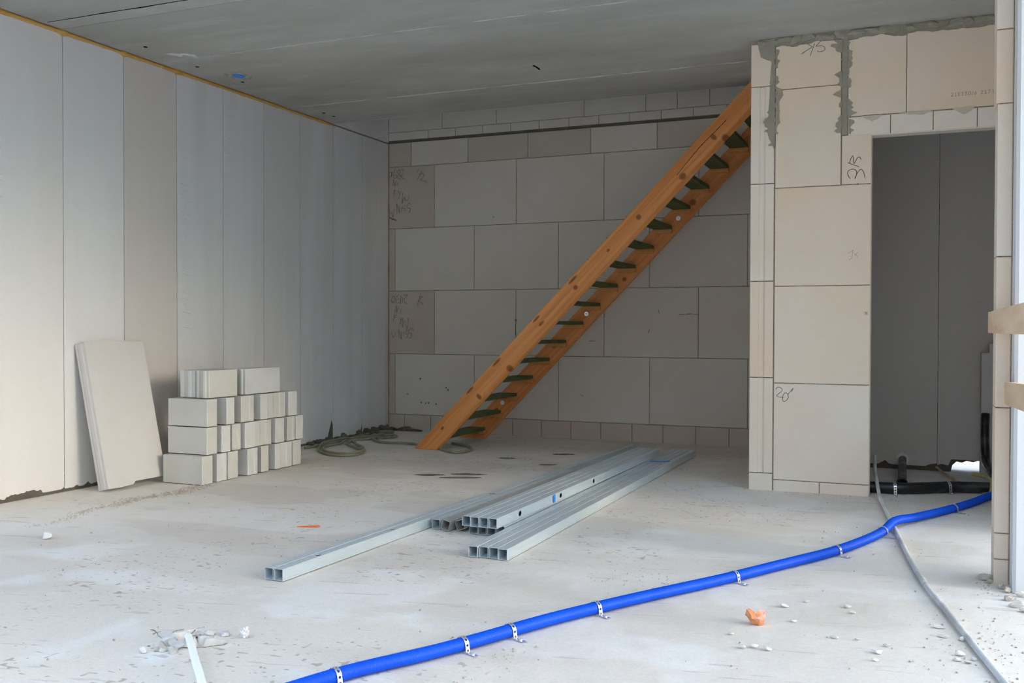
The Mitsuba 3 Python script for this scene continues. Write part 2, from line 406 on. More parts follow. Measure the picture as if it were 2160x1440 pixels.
for i in range(14):
    a = i * 0.45 + 0.3
    rk = rock((0.012, 0.014, 0.006), 200 + i, 1); rk.apply_translation([0.30 + 0.068 * math.cos(a) * (1 + .35 * rng.random()), -2.642 + 0.085 * math.sin(a) * (1 + .35 * rng.random()), H - 0.006])
    if i == 0: rocks = [rk]
    else: rocks.append(rk)
add('ceiling__cement_crumbs', trimesh.util.concatenate(rocks), 'mat_mortar_smear', kind='stuff')
add('ceiling__pale_flake', prism(Polygon([(0.22, -3.28), (0.27, -3.19), (0.31, -3.22), (0.36, -3.13), (0.38, -3.19), (0.33, -3.25), (0.30, -3.24), (0.27, -3.28)]), 0.003, np.array([[1, 0, 0, 0], [0, 1, 0, 0], [0, 0, 1, H - 0.002], [0, 0, 0, 1.0]])), 'mat_plaster', 'white flake of plaster')
add('ceiling__scar', prism(Polygon([(2.338, -2.10), (2.352, -2.11), (2.358, -2.04), (2.352, -1.985), (2.340, -1.99), (2.344, -2.05)]), 0.003, np.array([[1, 0, 0, 0], [0, 1, 0, 0], [0, 0, 1, H - 0.002], [0, 0, 0, 1.0]])), 'mat_hole', 'short dark scar')

# left wall of upright panels
add('wall_left', box(-0.15, -0.012, -4.60, 0.15, -0.05, H), 'mat_joint', 'wall of tall pale aerated concrete panels', kind='structure')
add('wall_left__mortar_bed', box(-0.012, -0.004, -4.60, 0, -0.02, 0.20), 'mat_mortar_dark', 'dark ragged mortar under the panels')


def ragged(y0, y1, zb, seed, lo=0.0, notch=None, amp=0.035):
    """outline (y, z) of a panel with a ragged foot"""
    ys = np.linspace(y0, y1, 44)
    r = meshkit.fbm(np.stack([ys * 22, 0 * ys, 0 * ys], -1), 4, seed)
    z = zb + amp * np.clip((r - 0.42) * 2.4, lo, 1)
    if notch:
        ny_, nz, nw = notch
        z = np.maximum(z, nz - np.abs(ys - ny_) / nw * nz)
    return Polygon([(a, b) for a, b in zip(ys, z)] + [(y1, H - 0.012), (y0, H - 0.012)])


pw = 0.489
tints = [2, 3, 0, 0, 3, 1, 2, 1, 0, 0][::-1]
panel_mats = {-1: PANEL[3], -2: PANEL[3], -3: PANEL[3], -4: PANEL[3], -5: PANEL[3], -6: PANEL[3], -7: PANEL[2], -8: PANEL[1], -9: PANEL[0], -10: PANEL[0]}
g = 0.0028
for k in range(-10, 0):
    y1, y0 = (k + 1) * pw - g, k * pw + g
    y0 = max(y0, -4.60)
    if y0 > y1: continue
    notch = {-3: (-1.0, 0.19, 0.075), -2: (-0.49, 0.10, 0.05), -1: (-0.03, 0.07, 0.05)}.get(k)
    amp = 0.03 if k < -3 else 0.05
    pm = prism_yz(ragged(y0, y1, 0.016, 40 - k, 0.0, notch, amp), -0.03, 0.03 - 0.0012 * (k % 3))
    add('wall_left__panel', pm, panel_mats[k])
# saw marks on panel edges: shallow combed ridges
for (yc, zlist, wd) in ((-3.42 + 0.10, [], 0), (-2.934 + 0.075, [2.2, 2.17, 2.09, 2.05, 2.0, 1.97, 1.93, 1.90, 1.84, 1.8, 1.76, 1.72, 1.63, 1.47, 1.44, 1.41, 1.37, 1.28, 1.24, 1.20, 1.16, 1.10, 1.0], 0.10), (-2.445 + 0.06, [2.42, 2.38, 2.33, 2.30, 2.26, 2.24], 0.07), (-4.36, [2.0, 1.97, 1.93, 1.86, 1.84, 1.8, 1.76, 1.74], 0.06)):
    for z in zlist:
        w = wd * (0.5 + 0.6 * rng.random())
        z += 0.01 * rng.random()
        y_ = yc - wd / 2 + 0.02 * rng.random()
        tp = np.linspace(0, 1, 7)
        pth = np.stack([0 * tp - 0.0004, y_ + w * tp, z - 0.012 * tp + 0.004 * np.sin(5 * tp)], -1)
        add('wall_left__saw_mark', tube(pth, 0.0016 * np.sin(np.pi * (0.08 + 0.84 * tp)), 5), panel_mats[-6])
# expanding foam along the top and up the corner
ys = np.linspace(-4.60, -1.0, 260)
fr = 0.007 + 0.009 * meshkit.fbm(np.stack([ys * 6, 0 * ys, 0 * ys], -1), 3, 17)
for yj in (-3.423, -3.912, -2.934):
    fr += 0.010 * np.exp(-((ys - yj) / 0.022) ** 2)
add('trim_1', tube(np.stack([0 * ys + 0.001, ys, 0 * ys + H - 0.012], -1), fr, 8), 'mat_foam', 'orange expanding foam bead between left wall and ceiling', kind='structure', smooth=True)
zs = np.linspace(0.08, 2.76, 120)
add('trim_2', tube(np.stack([0 * zs + 0.003, 0 * zs - 0.004, zs], -1), 0.002 + 0.006 * meshkit.fbm(np.stack([zs * 7, 0 * zs, 0 * zs], -1), 3, 19), 7), 'mat_foam_brown', 'brownish foam seam in the far left corner', kind='structure', smooth=True)
add('wall_left__pier_panel', box(-0.15, 0.0, -4.95, -4.602, -0.03, H), PANEL[0])

# unseen left side towards the camera: openings light the near floor, pier shades it
add('wall_side_unseen', box(-0.15, 0.0, -6.60, -6.50, -0.2, H), 'mat_plain_wall', 'plain unseen side wall by the camera', kind='structure')
add('wall_side_unseen__pier', box(-0.15, 0.0, -6.10, -5.80, -0.2, H), 'mat_plain_wall')
add('wall_side_unseen__lintel', box(-0.15, 0.0, -6.50, -4.95, 2.68, H), 'mat_plain_wall')

# back wall of large blocks, its upper part seen through the stairwell
add('wall_back', box(-0.15, 3.95, 0.010, 0.15, -0.05, 5.5), 'mat_joint', 'back wall of large grey and beige blocks', kind='structure')
zr = [0.0, 0.1556, 0.743, 1.3537, 1.9579, 2.5554, H - 0.004]
rows = [
    ([0.0, 0.175, 0.46, 0.745, 1.03, 1.316, 1.601, 1.886, 2.168, 2.456, 2.733, 3.019, 3.305, 3.59, 3.87], [1]),
    ([0.0, 0.07, 0.921, 1.766, 2.613, 3.457, 3.87], [1, 0]),
    ([0.0, 0.5, 1.345, 2.195, 3.038, 3.87], [1, 0]),
    ([0.0, 0.069, 0.919, 1.762, 2.607, 3.45, 3.87], [1, 0]),
    ([0.0, 0.498, 1.347, 2.19, 3.036, 3.87], [1, 0]),
    ([0.0, 0.246, 0.853, 1.458, 2.065, 2.67, 3.27, 3.87], [1, 0, 1, 1, 0, 1, 1])]
j = 0.0022
for r, (xs_, tint) in enumerate(rows):
    for i, (a, b) in enumerate(zip(xs_[:-1], xs_[1:])):
        m = BACK[1] if (r == 0) else BACK[tint[i]] if len(tint) > 2 else BACK[1 if i == 0 else 0]
        pr = 0.0 if i == 0 else 0.0015 * rng.random()
        add('wall_back__block', front_block(a + j, b - j, zr[r] + (j if r else -0.02), zr[r + 1] - j, 0.012, 0.003, pr), m)
add('wall_back__mortar_line', box(0.0, 3.87, -0.004, 0.012, 2.789, 2.808), 'mat_mortar_dark', 'dark strip along the floor edge')  # dark mortar line between the storeys
upr = [(2.812, 2.889, [0.0, 0.431, 0.72, 1.004, 1.288, 1.57, 1.858, 2.139, 2.422, 2.705, 2.986, 3.27, 3.56, 3.87]), (2.893, 3.085, [0.0, 0.58, 1.144, 2.001, 2.567, 2.847, 3.125, 3.5, 3.87]),
       (3.09, 3.69, [0.0, 0.85, 1.7, 2.55, 3.87]), (3.694, 4.294, [0.0, 0.4, 1.25, 2.1, 2.95, 3.87]), (4.298, 5.4, [0.0, 0.85, 1.7, 2.55, 3.87])]
for z0, z1, xs_ in upr:
    for i, (a, b) in enumerate(zip(xs_[:-1], xs_[1:])):
        add('wall_back__block', front_block(a + j, b - j, z0, z1, 0.012, 0.003, 0.0015 * rng.random()), BACK[0])

# writing on the back wall
W1 = [[(0.005,2.511),(0.032,2.504),(0.035,2.483),(0.02,2.464),(0.005,2.47),(0.005,2.511)],[(0.038,2.514),(0.026,2.468)],[(0.082,2.537),(0.052,2.477),(0.064,2.451),(0.087,2.46),(0.082,2.481),(0.061,2.477)],[(0.114,2.53),(0.096,2.5),(0.128,2.473),(0.12,2.438),(0.099,2.449),(0.111,2.484),(0.128,2.514),(0.114,2.53)],[(0.137,2.526),(0.157,2.53),(0.169,2.516),(0.14,2.462),(0.152,2.446),(0.175,2.44)],[(0.31,2.493),(0.327,2.519)],[(0.365,2.505),(0.313,2.422)],[(0.348,2.465),(0.376,2.476),(0.388,2.458),(0.35,2.415),(0.376,2.406),(0.416,2.386)],[(0.055,2.441),(0.044,2.375)],[(0.055,2.431),(0.067,2.374),(0.085,2.424)],[(0.105,2.408),(0.096,2.373)],[(0.061,2.328),(0.05,2.273)],[(0.055,2.329),(0.082,2.33)],[(0.055,2.303),(0.073,2.305)],[(0.105,2.324),(0.12,2.29)],[(0.137,2.317),(0.108,2.252)],[(0.157,2.306),(0.16,2.232),(0.175,2.261),(0.192,2.228),(0.216,2.244),(0.224,2.279)],[(0.009,2.142),(0.014,2.105),(0.032,2.12),(0.041,2.094),(0.061,2.144)],[(0.091,2.102),(0.088,2.204),(0.12,2.111),(0.12,2.183)],[(0.146,2.176),(0.137,2.121)],[(0.178,2.172),(0.158,2.171),(0.155,2.15),(0.181,2.152),(0.187,2.139),(0.169,2.132)],[(0.244,2.187),(0.207,2.184),(0.204,2.158),(0.239,2.147),(0.239,2.126),(0.219,2.112)]]
W2 = [[(0.062,1.304),(0.033,1.276),(0.036,1.246),(0.055,1.242),(0.067,1.279),(0.062,1.304)],[(0.079,1.325),(0.083,1.304)],[(0.112,1.321),(0.086,1.279),(0.091,1.238),(0.112,1.237),(0.129,1.266),(0.105,1.271)],[(0.138,1.312),(0.129,1.229)],[(0.152,1.291),(0.148,1.233)],[(0.166,1.312),(0.207,1.311),(0.169,1.26),(0.185,1.237),(0.207,1.228)],[(0.354,1.322),(0.326,1.252),(0.322,1.211)],[(0.345,1.293),(0.375,1.297),(0.326,1.252)],[(0.326,1.252),(0.368,1.236),(0.387,1.211)],[(0.067,1.142),(0.086,1.213),(0.088,1.14),(0.112,1.208)],[(0.141,1.187),(0.131,1.142)],[(0.065,1.121),(0.048,1.05)],[(0.057,1.121),(0.086,1.119)],[(0.057,1.092),(0.079,1.098)],[(0.122,1.087),(0.136,1.071)],[(0.148,1.1),(0.124,1.029)],[(0.157,1.092),(0.16,1.019),(0.176,1.063),(0.19,1.013),(0.221,1.098)],[(0.029,0.954),(0.05,0.9),(0.06,0.912),(0.079,0.954)],[(0.112,0.904),(0.112,0.979),(0.143,0.884),(0.148,0.963)],[(0.171,0.963),(0.164,0.913)],[(0.214,0.969),(0.195,0.967),(0.188,0.938),(0.209,0.934),(0.207,0.909),(0.19,0.905)],[(0.275,0.967),(0.226,0.971),(0.221,0.946),(0.252,0.942),(0.252,0.909),(0.228,0.897)]]
W3 = [[(4.231,2.745),(4.202,2.712),(4.236,2.711),(4.251,2.691),(4.232,2.678),(4.207,2.683)],[(4.191,2.731),(4.164,2.659)],[(4.151,2.731),(4.177,2.712),(4.112,2.675)]]
W4 = [[(4.386,1.997),(4.449,1.969)],[(4.395,1.992),(4.417,2.028),(4.422,1.99),(4.444,2.026),(4.462,2.011)],[(4.4,1.902),(4.413,1.957),(4.436,1.942),(4.427,1.9),(4.462,1.954),(4.476,1.935),(4.485,1.901)],[(4.445,1.871),(4.432,1.815),(4.419,1.763)]]
W5 = [[(3.975,0.624),(3.998,0.639),(4.013,0.625),(3.984,0.594),(4.022,0.576)],[(4.036,0.606),(4.017,0.586),(4.022,0.552),(4.041,0.562),(4.046,0.596),(4.036,0.606)],[(4.046,0.596),(4.078,0.636),(4.069,0.612)]]
W6 = [[(4.395,1.457),(4.421,1.475),(4.413,1.433)],[(4.426,1.456),(4.449,1.427)],[(4.448,1.46),(4.426,1.437)],[(4.395,1.414),(4.417,1.428)],[(4.485,1.101),(4.509,1.086)],[(4.495,1.105),(4.497,1.081)],[(4.506,1.103),(4.487,1.085)]]
add('wall_back__pencil_writing', ribbon(W1, -0.0002, 0.0034), 'mat_pencil', 'handwritten pencil notes o682, 1/2, N1, F YW, W N155')
add('wall_back__pencil_writing', ribbon(W2, -0.0002, 0.0034), 'mat_pencil', 'handwritten pencil notes o682, 1/2, N1, F YW, W N155')
add('wall_back__pencil_arrow', ribbon([[(0.008, 2.075), (0.03, 2.06), (0.085, 2.04)], [(0.008, 2.072), (0.05, 2.05)]], -0.0002, 0.008), 'mat_pencil')
marks = [[(2.93, 1.118), (2.955, 1.124), (3.04, 1.117)], [(2.87, 1.115), (2.96, 1.121)], [(1.33, 1.065), (1.345, 1.078), (1.36, 1.06)], [(1.345, 1.07), (1.344, 0.93)], [(1.98, 0.40), (2.0, 0.385)], [(2.69, 1.16), (2.70, 1.12)], [(1.11, 2.04), (1.125, 2.02)], [(2.06, 0.885), (2.12, 0.882)], [(2.6, 0.96), (2.61, 0.99)]]
add('wall_back__scratch', ribbon(marks, -0.0015, 0.0035), 'mat_pencil', kind='stuff')
blot = []
for (bx, bz) in ((0.63, 0.42), (0.65, 0.40), (0.36, 0.27), (0.41, 0.265), (0.44, 0.268), (0.52, 0.26), (0.21, 0.35), (0.35, 0.50)):
    q = rock((0.010, 0.002, 0.009), int(bx * 100), 1); q.apply_translation([bx, -0.001, bz]); blot.append(q)
add('wall_back__blot', trimesh.util.concatenate(blot), 'mat_mortar_dark', kind='stuff')
cm = [rock((0.05 + 0.05 * rng.random(), 0.03, 0.015 + 0.03 * rng.random()), 300 + i, 2) for i in range(16)]
for i, q in enumerate(cm):
    q.apply_translation([0.02 + 0.03 * rng.random() if i < 11 else 0.06 * (i - 10), -0.06 - 0.13 * i if i < 11 else -0.02, -0.01])
add('wall_back__fallen_mortar', trimesh.util.concatenate(cm), 'mat_mortar_dark', 'dark mortar droppings in the corner', kind='stuff')

# stairwell shaft above the ceiling
add('wall_shaft_left', box(-0.15, -0.004, -1.2, 0.15, H + 0.004, 5.5), PANEL[3], 'upper wall seen through the stairwell', kind='structure')
add('wall_shaft_front', box(0, 5.6, -1.20, -1.05, H + 0.2, 5.5), 'mat_plain_wall', 'upper wall over the edge of the stairwell', kind='structure')
add('wall_shaft_right', box(3.95, 4.1, -1.05, 0.15, H + 0.2, 5.5), 'mat_plain_wall', 'upper wall at the head of the stair', kind='structure')
add('ceiling_upper', box(-0.15, 4.1, -1.2, 0.15, 5.5, 5.6), 'mat_ceiling', 'ceiling of the upper storey', kind='structure')

# partition wall: an end-on wall (the strip with the tongue and groove) and the door wall
add('wall_partition', trimesh.util.concatenate([box(3.815, 3.955, -2.11, 0.01, -0.05, H + 0.03), box(3.955, 4.515, -2.115, -2.02, -0.05, H + 0.03), box(4.515, 5.46, -2.115, -2.02, 2.16, H + 0.03), box(5.46, 5.6, -2.115, -2.02, -0.05, H + 0.03)]), 'mat_joint', 'partition wall of large beige blocks round a doorway', kind='structure')


def grooved(z0, z1):
    """end of a block with its tongue and groove, cross-section (x, y) extruded up"""
    poly = Polygon([(3.812, PY + 0.004), (3.816, PY), (3.866, PY), (3.868, PY + 0.008), (3.873, PY + 0.010), (3.892, PY + 0.010), (3.899, PY + 0.004), (3.904, PY), (3.951, PY), (3.9545, PY + 0.004), (3.9545, PY + 0.05), (3.812, PY + 0.05)])
    m = prism(poly, z1 - z0); m.apply_translation([0, 0, z0]); return m


sz = [0.0, 0.103, 0.697, 1.295, 1.898, 2.499, 2.765]
for i, (a, b) in enumerate(zip(sz[:-1], sz[1:])):
    if i in (0, 5):
        add('wall_partition__block', shifted(front_block(3.812, 3.9545, a + (0.003 if i else -0.02), b - 0.003, 0.05, 0.003, 0), [0, PY, 0]), PART[2 if i == 0 else 0])
    else:
        add('wall_partition__block', grooved(a + 0.003, b - 0.003), PART[[2, 2, 0, 2, 2][i]])
add('wall_partition__side', box(3.808, 3.83, PY + 0.05, 0.0, -0.02, H), PART[2])
pz = [-0.02, 0.0657, 0.6644, 1.2624, 1.8664, 2.4696, 2.745]


def pblock(a, b, c, d, m, pr=0.0):
    add('wall_partition__block', shifted(front_block(a + 0.002, b - 0.002, c + 0.0022, d - 0.0022, 0.014, 0.003, pr), [0, PY, 0]), m)


pblock(3.960, 4.235, pz[0], pz[1], PART[2]); pblock(4.235, 4.521, pz[0], pz[1], PART[2])  # paler lower blocks: sky light at the foot put into their colour
for i in (1, 2, 3):
    pblock(3.960, 4.521, pz[i], pz[i + 1], PART[[0, 2, 1, 0][i]], 0.001 * (i % 2))
pblock(3.960, 4.347, pz[4], pz[5], PART[1])
pblock(4.350, 4.521, pz[4], 2.163, PART[0])


def ragtop(x0, x1, z0, zt, seed, amp=0.03):
    xs = np.linspace(x0 + 0.002, x1 - 0.002, 34)
    r = meshkit.fbm(np.stack([xs * 14, 0 * xs, 0 * xs], -1), 4, seed)
    return Polygon([(x0 + 0.002, z0 + 0.0022), (x1 - 0.002, z0 + 0.0022)] + [(a, zt + amp * (b - 0.5) * 2) for a, b in zip(xs[::-1], r[::-1])])


add('wall_partition__block', prism_xz(ragtop(3.960, 4.345, pz[5], 2.735, 61, 0.02), PY, 0.014), PART[1])
add('wall_partition__block', prism_xz(ragtop(4.384, 4.710, 2.272, 2.735, 62, 0.02), PY, 0.014), PART[1])
add('wall_partition__block', prism_xz(ragtop(4.710, 5.60, 2.272, 2.735, 63, 0.02), PY, 0.014), PART[0])
lint = [4.384, 4.624, 4.855, 5.087, 5.32, 5.6]
for a, b in zip(lint[:-1], lint[1:]):
    pblock(a, b, 2.155, 2.270, PART[2])
add('wall_partition__lintel_underside', box(4.515, 5.46, PY + 0.012, -2.02, 2.153, 2.162), PART[2])
add('wall_partition__jamb', box(4.512, 4.521, PY + 0.013, -2.02, -0.02, 2.16), PART[1])
add('wall_partition__block', shifted(front_block(5.46, 5.6, -0.02, 2.15, 0.02, 0.003), [0, PY, 0]), PART[0])
# mortar: the vertical bed beside the lintel, the ragged bed under the ceiling, smears
add('wall_partition__mortar_joint', box(4.349, 4.381, PY + 0.002, PY + 0.02, 2.165, 2.76), 'mat_mortar', 'grey mortar joint beside the lintel')


def lumps(x0, x1, z, n, seed, sx=0.06, sz=0.028, y=PY, sy=0.018):
    r = np.random.default_rng(seed); out = []
    for i in range(n):
        q = rock((sx * (0.6 + 0.8 * r.random()), sy * (0.6 + 0.6 * r.random()), sz * (0.7 + 0.6 * r.random())), seed * 100 + i, 2)
        q.vertices[:, 2] -= q.vertices[:, 2].mean()
        q.apply_translation([x0 + (x1 - x0) * (i + 0.3 + 0.4 * r.random()) / n, y + 0.004, z + 0.008 * (r.random() - 0.5)]); out.append(q)
    return trimesh.util.concatenate(out)


add('wall_partition__mortar_bed', box(3.86, 5.6, PY + 0.006, PY + 0.03, 2.70, H), 'mat_mortar', 'ragged grey mortar bed under the ceiling')
add('wall_partition__mortar_lump', lumps(3.86, 5.5, 2.770, 26, 71), 'mat_mortar', kind='stuff')


def smear(poly_pts, seed, rough=0.006, y=PY, th=0.005, step=0.008):
    p = np.array(poly_pts + poly_pts[:1], float); out = []
    for a, b in zip(p[:-1], p[1:]):
        n = max(1, int(np.linalg.norm(b - a) / step))
        for t in np.arange(n) / n: out.append(a + (b - a) * t)
    out = np.array(out)
    ns = meshkit.fbm(np.stack([out[:, 0] * 60, out[:, 1] * 60, 0 * out[:, 0]], -1), 3, seed) - 0.5
    c = out.mean(0); d = out - c; d /= np.maximum(np.linalg.norm(d, axis=1, keepdims=True), 1e-6)
    pg = Polygon(out + d * (ns * 2 * rough)[:, None]).buffer(0)
    pg = max(pg.geoms, key=lambda g_: g_.area) if hasattr(pg, 'geoms') else pg
    return prism_xz(pg, y - th + 0.001, th)


add('wall_partition__mortar_smear', smear([(3.852, 2.775), (3.955, 2.785), (3.957, 2.50), (3.948, 2.50), (3.935, 2.65), (3.905, 2.66), (3.87, 2.68)], 3), 'mat_mortar', 'smooth grey mortar smear')
add('wall_partition__mortar_smear', smear([(3.928, 2.50), (3.957, 2.50), (3.959, 2.12), (3.952, 2.11), (3.918, 2.19), (3.914, 2.26), (3.922, 2.36)], 5, 0.008), 'mat_mortar', 'smooth grey mortar smear')
add('wall_partition__mortar_smear', smear([(3.935, 2.62), (3.957, 2.62), (3.957, 2.50), (3.925, 2.505), (3.928, 2.56)], 7, 0.01, th=0.003), 'mat_mortar_smear')
add('wall_partition__mortar_smear', smear([(3.963, 2.47), (4.0, 2.46), (4.005, 2.43), (3.985, 2.40), (3.985, 2.30), (3.99, 2.27), (3.97, 2.24), (3.963, 2.30)], 9, 0.012, th=0.003), 'mat_mortar_smear')


def ragged_band(x, side, z0, z1, wmax, seed, th, gate=0.45):
    """mortar squeezed out along an upright joint: islands with a torn outer edge"""
    zs_ = np.arange(z0, z1, 0.004)
    q = np.stack([zs_ * 17, 0 * zs_, 0 * zs_], -1)
    w = wmax * np.clip((meshkit.fbm(q, 4, seed) - gate) * 4, 0, 1.3) * (0.55 + 0.9 * meshkit.noise(q * 4.0, seed + 9))
    out, run = [], []
    for z, ww in list(zip(zs_, w)) + [(z1, 0.0)]:
        if ww > 0.0015:
            run.append((z, ww)); continue
        if len(run) > 2:
            pg = Polygon([(x, run[0][0])] + [(x + side * b_, a_) for a_, b_ in run] + [(x, run[-1][0])]).buffer(0).buffer(-0.0015).buffer(0.0025, resolution=2)
            for g_ in getattr(pg, 'geoms', [pg]):
                if g_.area > 1e-6: out.append(prism_xz(g_, PY - th + 0.001, th))
        run = []
    return out


for n_, (x, sd, z0, z1, w, sdn, th, gt, mt) in enumerate([
        (3.957, -1, 2.13, 2.70, .038, 5, .005, .40, 'mat_mortar'), (3.960, 1, 2.20, 2.72, .026, 6, .004, .44, 'mat_mortar'), (3.963, 1, 2.15, 2.70, .045, 16, .0025, .50, 'mat_mortar_smear'),
        (4.349, -1, 2.20, 2.74, .030, 7, .005, .45, 'mat_mortar'), (4.346, -1, 2.18, 2.72, .050, 17, .0025, .50, 'mat_mortar_smear'),
        (4.381, 1, 2.18, 2.74, .024, 8, .004, .45, 'mat_mortar'), (4.384, 1, 2.17, 2.72, .036, 18, .0025, .50, 'mat_mortar_smear')]):
    add('wall_partition__mortar_squeeze', trimesh.util.concatenate(ragged_band(x, sd, z0, z1, w, sdn, th, gt)), mt, 'crumbly mortar squeezed from an upright joint', kind='stuff')
for s in ([(4.46, 2.27), (4.58, 2.27), (4.55, 2.245), (4.52, 2.235), (4.49, 2.25)], [(4.66, 2.272), (4.86, 2.274), (4.80, 2.25), (4.72, 2.258)], [(4.95, 2.275), (5.08, 2.277), (5.05, 2.25), (5.02, 2.235), (4.99, 2.25)]):
    add('wall_partition__mortar_smear', smear(s, 11, 0.003, th=0.0035), 'mat_block_stain')
diffuse('mat_block_stain', mineral((0.60, 0.53, 0.44), (0.55, 0.48, 0.39), 0.2, (10, 10, 10), 0.05, 81.0))
add('wall_partition__pencil_writing', ribbon(W3, PY - 0.0002, 0.0032), 'mat_pencil', 'pencil letters 3K upside down')
add('wall_partition__pencil_writing', ribbon(W4, PY - 0.0002, 0.0036), 'mat_pencil', 'pencil letters 3M beside the doorway')
add('wall_partition__pencil_writing', ribbon(W5, PY - 0.0012, 0.0030), 'mat_pencil', 'pencil number 28 near the foot')
add('wall_partition__pencil_writing', ribbon(W6, PY - 0.0012, 0.0018), 'mat_print', 'faint pencil scribble 3K')
tm = meshkit.text_mesh('21E150/6  217 08 2', 0.021, 0.0008)
tm.apply_transform(np.array([[1, 0, 0, 4.945], [0, 0, -1, PY - 0.0001], [0, 1, 0, 2.343], [0, 0, 0, 1.0]]))
add('wall_partition__printed_code', tm, 'mat_print', 'faint printed code 21E150/6 217 08 2')

# closet behind the doorway: two tall panels, ragged foot, a hole to the daylight
cb = Polygon([(3.955, -0.05), (5.0, -0.05), (4.998, 0.0), (5.008, 0.045), (5.035, 0.072), (5.07, 0.066), (5.10, 0.080), (5.14, 0.072), (5.17, 0.084), (5.212, 0.078), (5.212, -0.05), (5.6, -0.05), (5.6, H + 0.03), (3.955, H + 0.03)])
add('wall_closet_back', prism_xz(cb, -0.818, 0.15), 'mat_mortar_dark', 'dark rear wall of the small room behind the doorway', kind='structure')


def ragfoot(x0, x1, seed, zb=0.03, amp=0.06, cut=None):
    xs = np.linspace(x0, x1, 40)
    r = meshkit.fbm(np.stack([xs * 16, 0 * xs, 0 * xs], -1), 4, seed)
    z = zb + amp * np.clip((r - 0.45) * 2.5, 0, 1)
    if cut is not None: z = np.where((xs > cut[0]) & (xs < cut[1]), np.maximum(z, cut[2] + 0.012 * (r - 0.5)), z)
    return Polygon([(a, b) for a, b in zip(xs, z)] + [(x1, H), (x0, H)])


add('wall_closet_back__panel', prism_xz(ragfoot(3.96, 4.9085, 21), -0.83, 0.012), 'mat_closet')
add('wall_closet_back__panel', prism_xz(ragfoot(4.9115, 5.6, 22, 0.02, 0.03, (4.995, 5.215, 0.084)), -0.83, 0.012), 'mat_closet')
add('wall_closet_right', box(5.6, 5.75, -2.2, -0.65, -0.05, H), 'mat_closet', 'side wall of the small room', kind='structure')
add('ceiling_closet', box(3.955, 5.75, -2.0, -0.65, H, H + 0.2), 'mat_ceiling', 'ceiling of the small room', kind='structure')
add('floor_outside', box(4.5, 6.2, -0.66, 1.5, -0.08, -0.025), 'mat_chip', 'pale rubble outside the hole in the rear wall', kind='structure')

# pier on the right and the unseen rest of the right-hand side
add('wall_right', box(5.09, 5.40, -4.02, -3.88, -0.05, H + 0.01), 'mat_joint', 'narrow pier of beige blocks at the right edge', kind='structure')
pj = [-0.02, 0.094, 0.197, 0.694, 1.289, 1.89, 2.18, H]
for i, (a, b) in enumerate(zip(pj[:-1], pj[1:])):
    lf = 5.074 + (0.0 if i < 5 else -0.006)
    bm = front_block(lf, 5.128, a + 0.002, b - 0.002, 0.155, 0.004, 0.0)
    add('wall_right__block', shifted(bm, [0, -4.03, 0]), PART[[0, 0, 0, 0, 2, 0, 2][i]])
wf = front_block(5.129, 5.40, 0.0, H, 0.14, 0.012, 0.0)
add('wall_right__white_reveal', shifted(wf, [0, -4.18, 0]), 'mat_plaster', 'smooth white plastered reveal')
add('wall_right__unseen_stub', box(5.125, 5.40, -6.60, -6.40, -0.2, H), 'mat_plain_wall')
add('wall_right__lintel', box(5.129, 5.40, -6.40, -4.18, 2.68, H), 'mat_plain_wall')  # out of view, set high to let light onto the left wall
add('wall_right__lintel', box(5.129, 5.40, -3.88, -3.05, 2.30, H), 'mat_plain_wall')  # out of view, limits light through the opening behind the pier
add('wall_right__unseen_stub', box(5.47, 5.60, -3.05, -2.13, -0.2, H), 'mat_plain_wall')  # out of view, narrows the opening to darken the rear left wall
# unseen front wall: wide openings and header set the falloff of floor light
add('wall_front_unseen', trimesh.util.concatenate([box(-0.15, 0.15, -6.75, -6.60, -0.2, H), box(1.25, 1.65, -6.75, -6.60, -0.2, H), box(5.25, 5.4, -6.75, -6.60, -0.2, H), box(0.15, 5.25, -6.75, -6.60, 2.45, H)]), 'mat_plain_wall', 'unseen front wall by the camera, two wide openings light the floor', kind='structure')

add('added_sky_blocker', box(-14, 17, -24, -17, -0.3, 4.6), 'mat_sky_blocker', 'added block out of view behind the camera, cuts low sky light', kind='structure')  # added out of view to cut low sky light on the partition
diffuse('mat_sky_blocker', mineral((0.50, 0.37, 0.27), (0.40, 0.28, 0.20), 0.3, (3, 3, 3), 0.2, 91.0))  # warm tone tints the light the added block bounces inside

# ------------------------------------------------------------------ guard boards
def board(y0, y1, x0, z0, z1, th, dz, label):
    m = trimesh.creation.box(extents=[th, y1 - y0, z1 - z0])
    m = m.subdivide().subdivide()
    v = m.vertices
    v[:, 2] += (v[:, 1] / (y1 - y0)) * dz
    v[:, 0] += 0.002 * (meshkit.noise(v * 5, 3) - 0.5)
    m.apply_translation([x0 + th / 2, (y0 + y1) / 2, (z0 + z1) / 2])
    k = add('guard_board', m, 'mat_board', label, 'board', 'guard boards across the right-hand opening')
    return k


kb = board(-6.5, -3.975, 5.049, 0.991, 1.074, 0.022, -0.006, 'upper rough timber guard board nailed to the pier at the right edge')
kb2 = board(-6.5, -4.11, 5.100, 0.765, 0.850, 0.024, -0.10, 'lower rough timber guard board fixed to the white reveal at the right edge')
for (x, y, z) in ((5.049, -4.0, 1.02), (5.049, -4.72, 1.05), (5.049, -4.45, 1.01)):
    c = trimesh.creation.cylinder(0.004, 0.004, sections=8); c.apply_transform(trimesh.transformations.rotation_matrix(math.pi / 2, [0, 1, 0])); c.apply_translation([x, y, z])
    add(kb + '__nail', c, 'mat_strap')

# ------------------------------------------------------------------ timber stair
STR = 'wooden_stair'
tag(STR, 'steep open orange pine stair with dark green treads leaning to the back wall', 'stair')
zt = 2.785


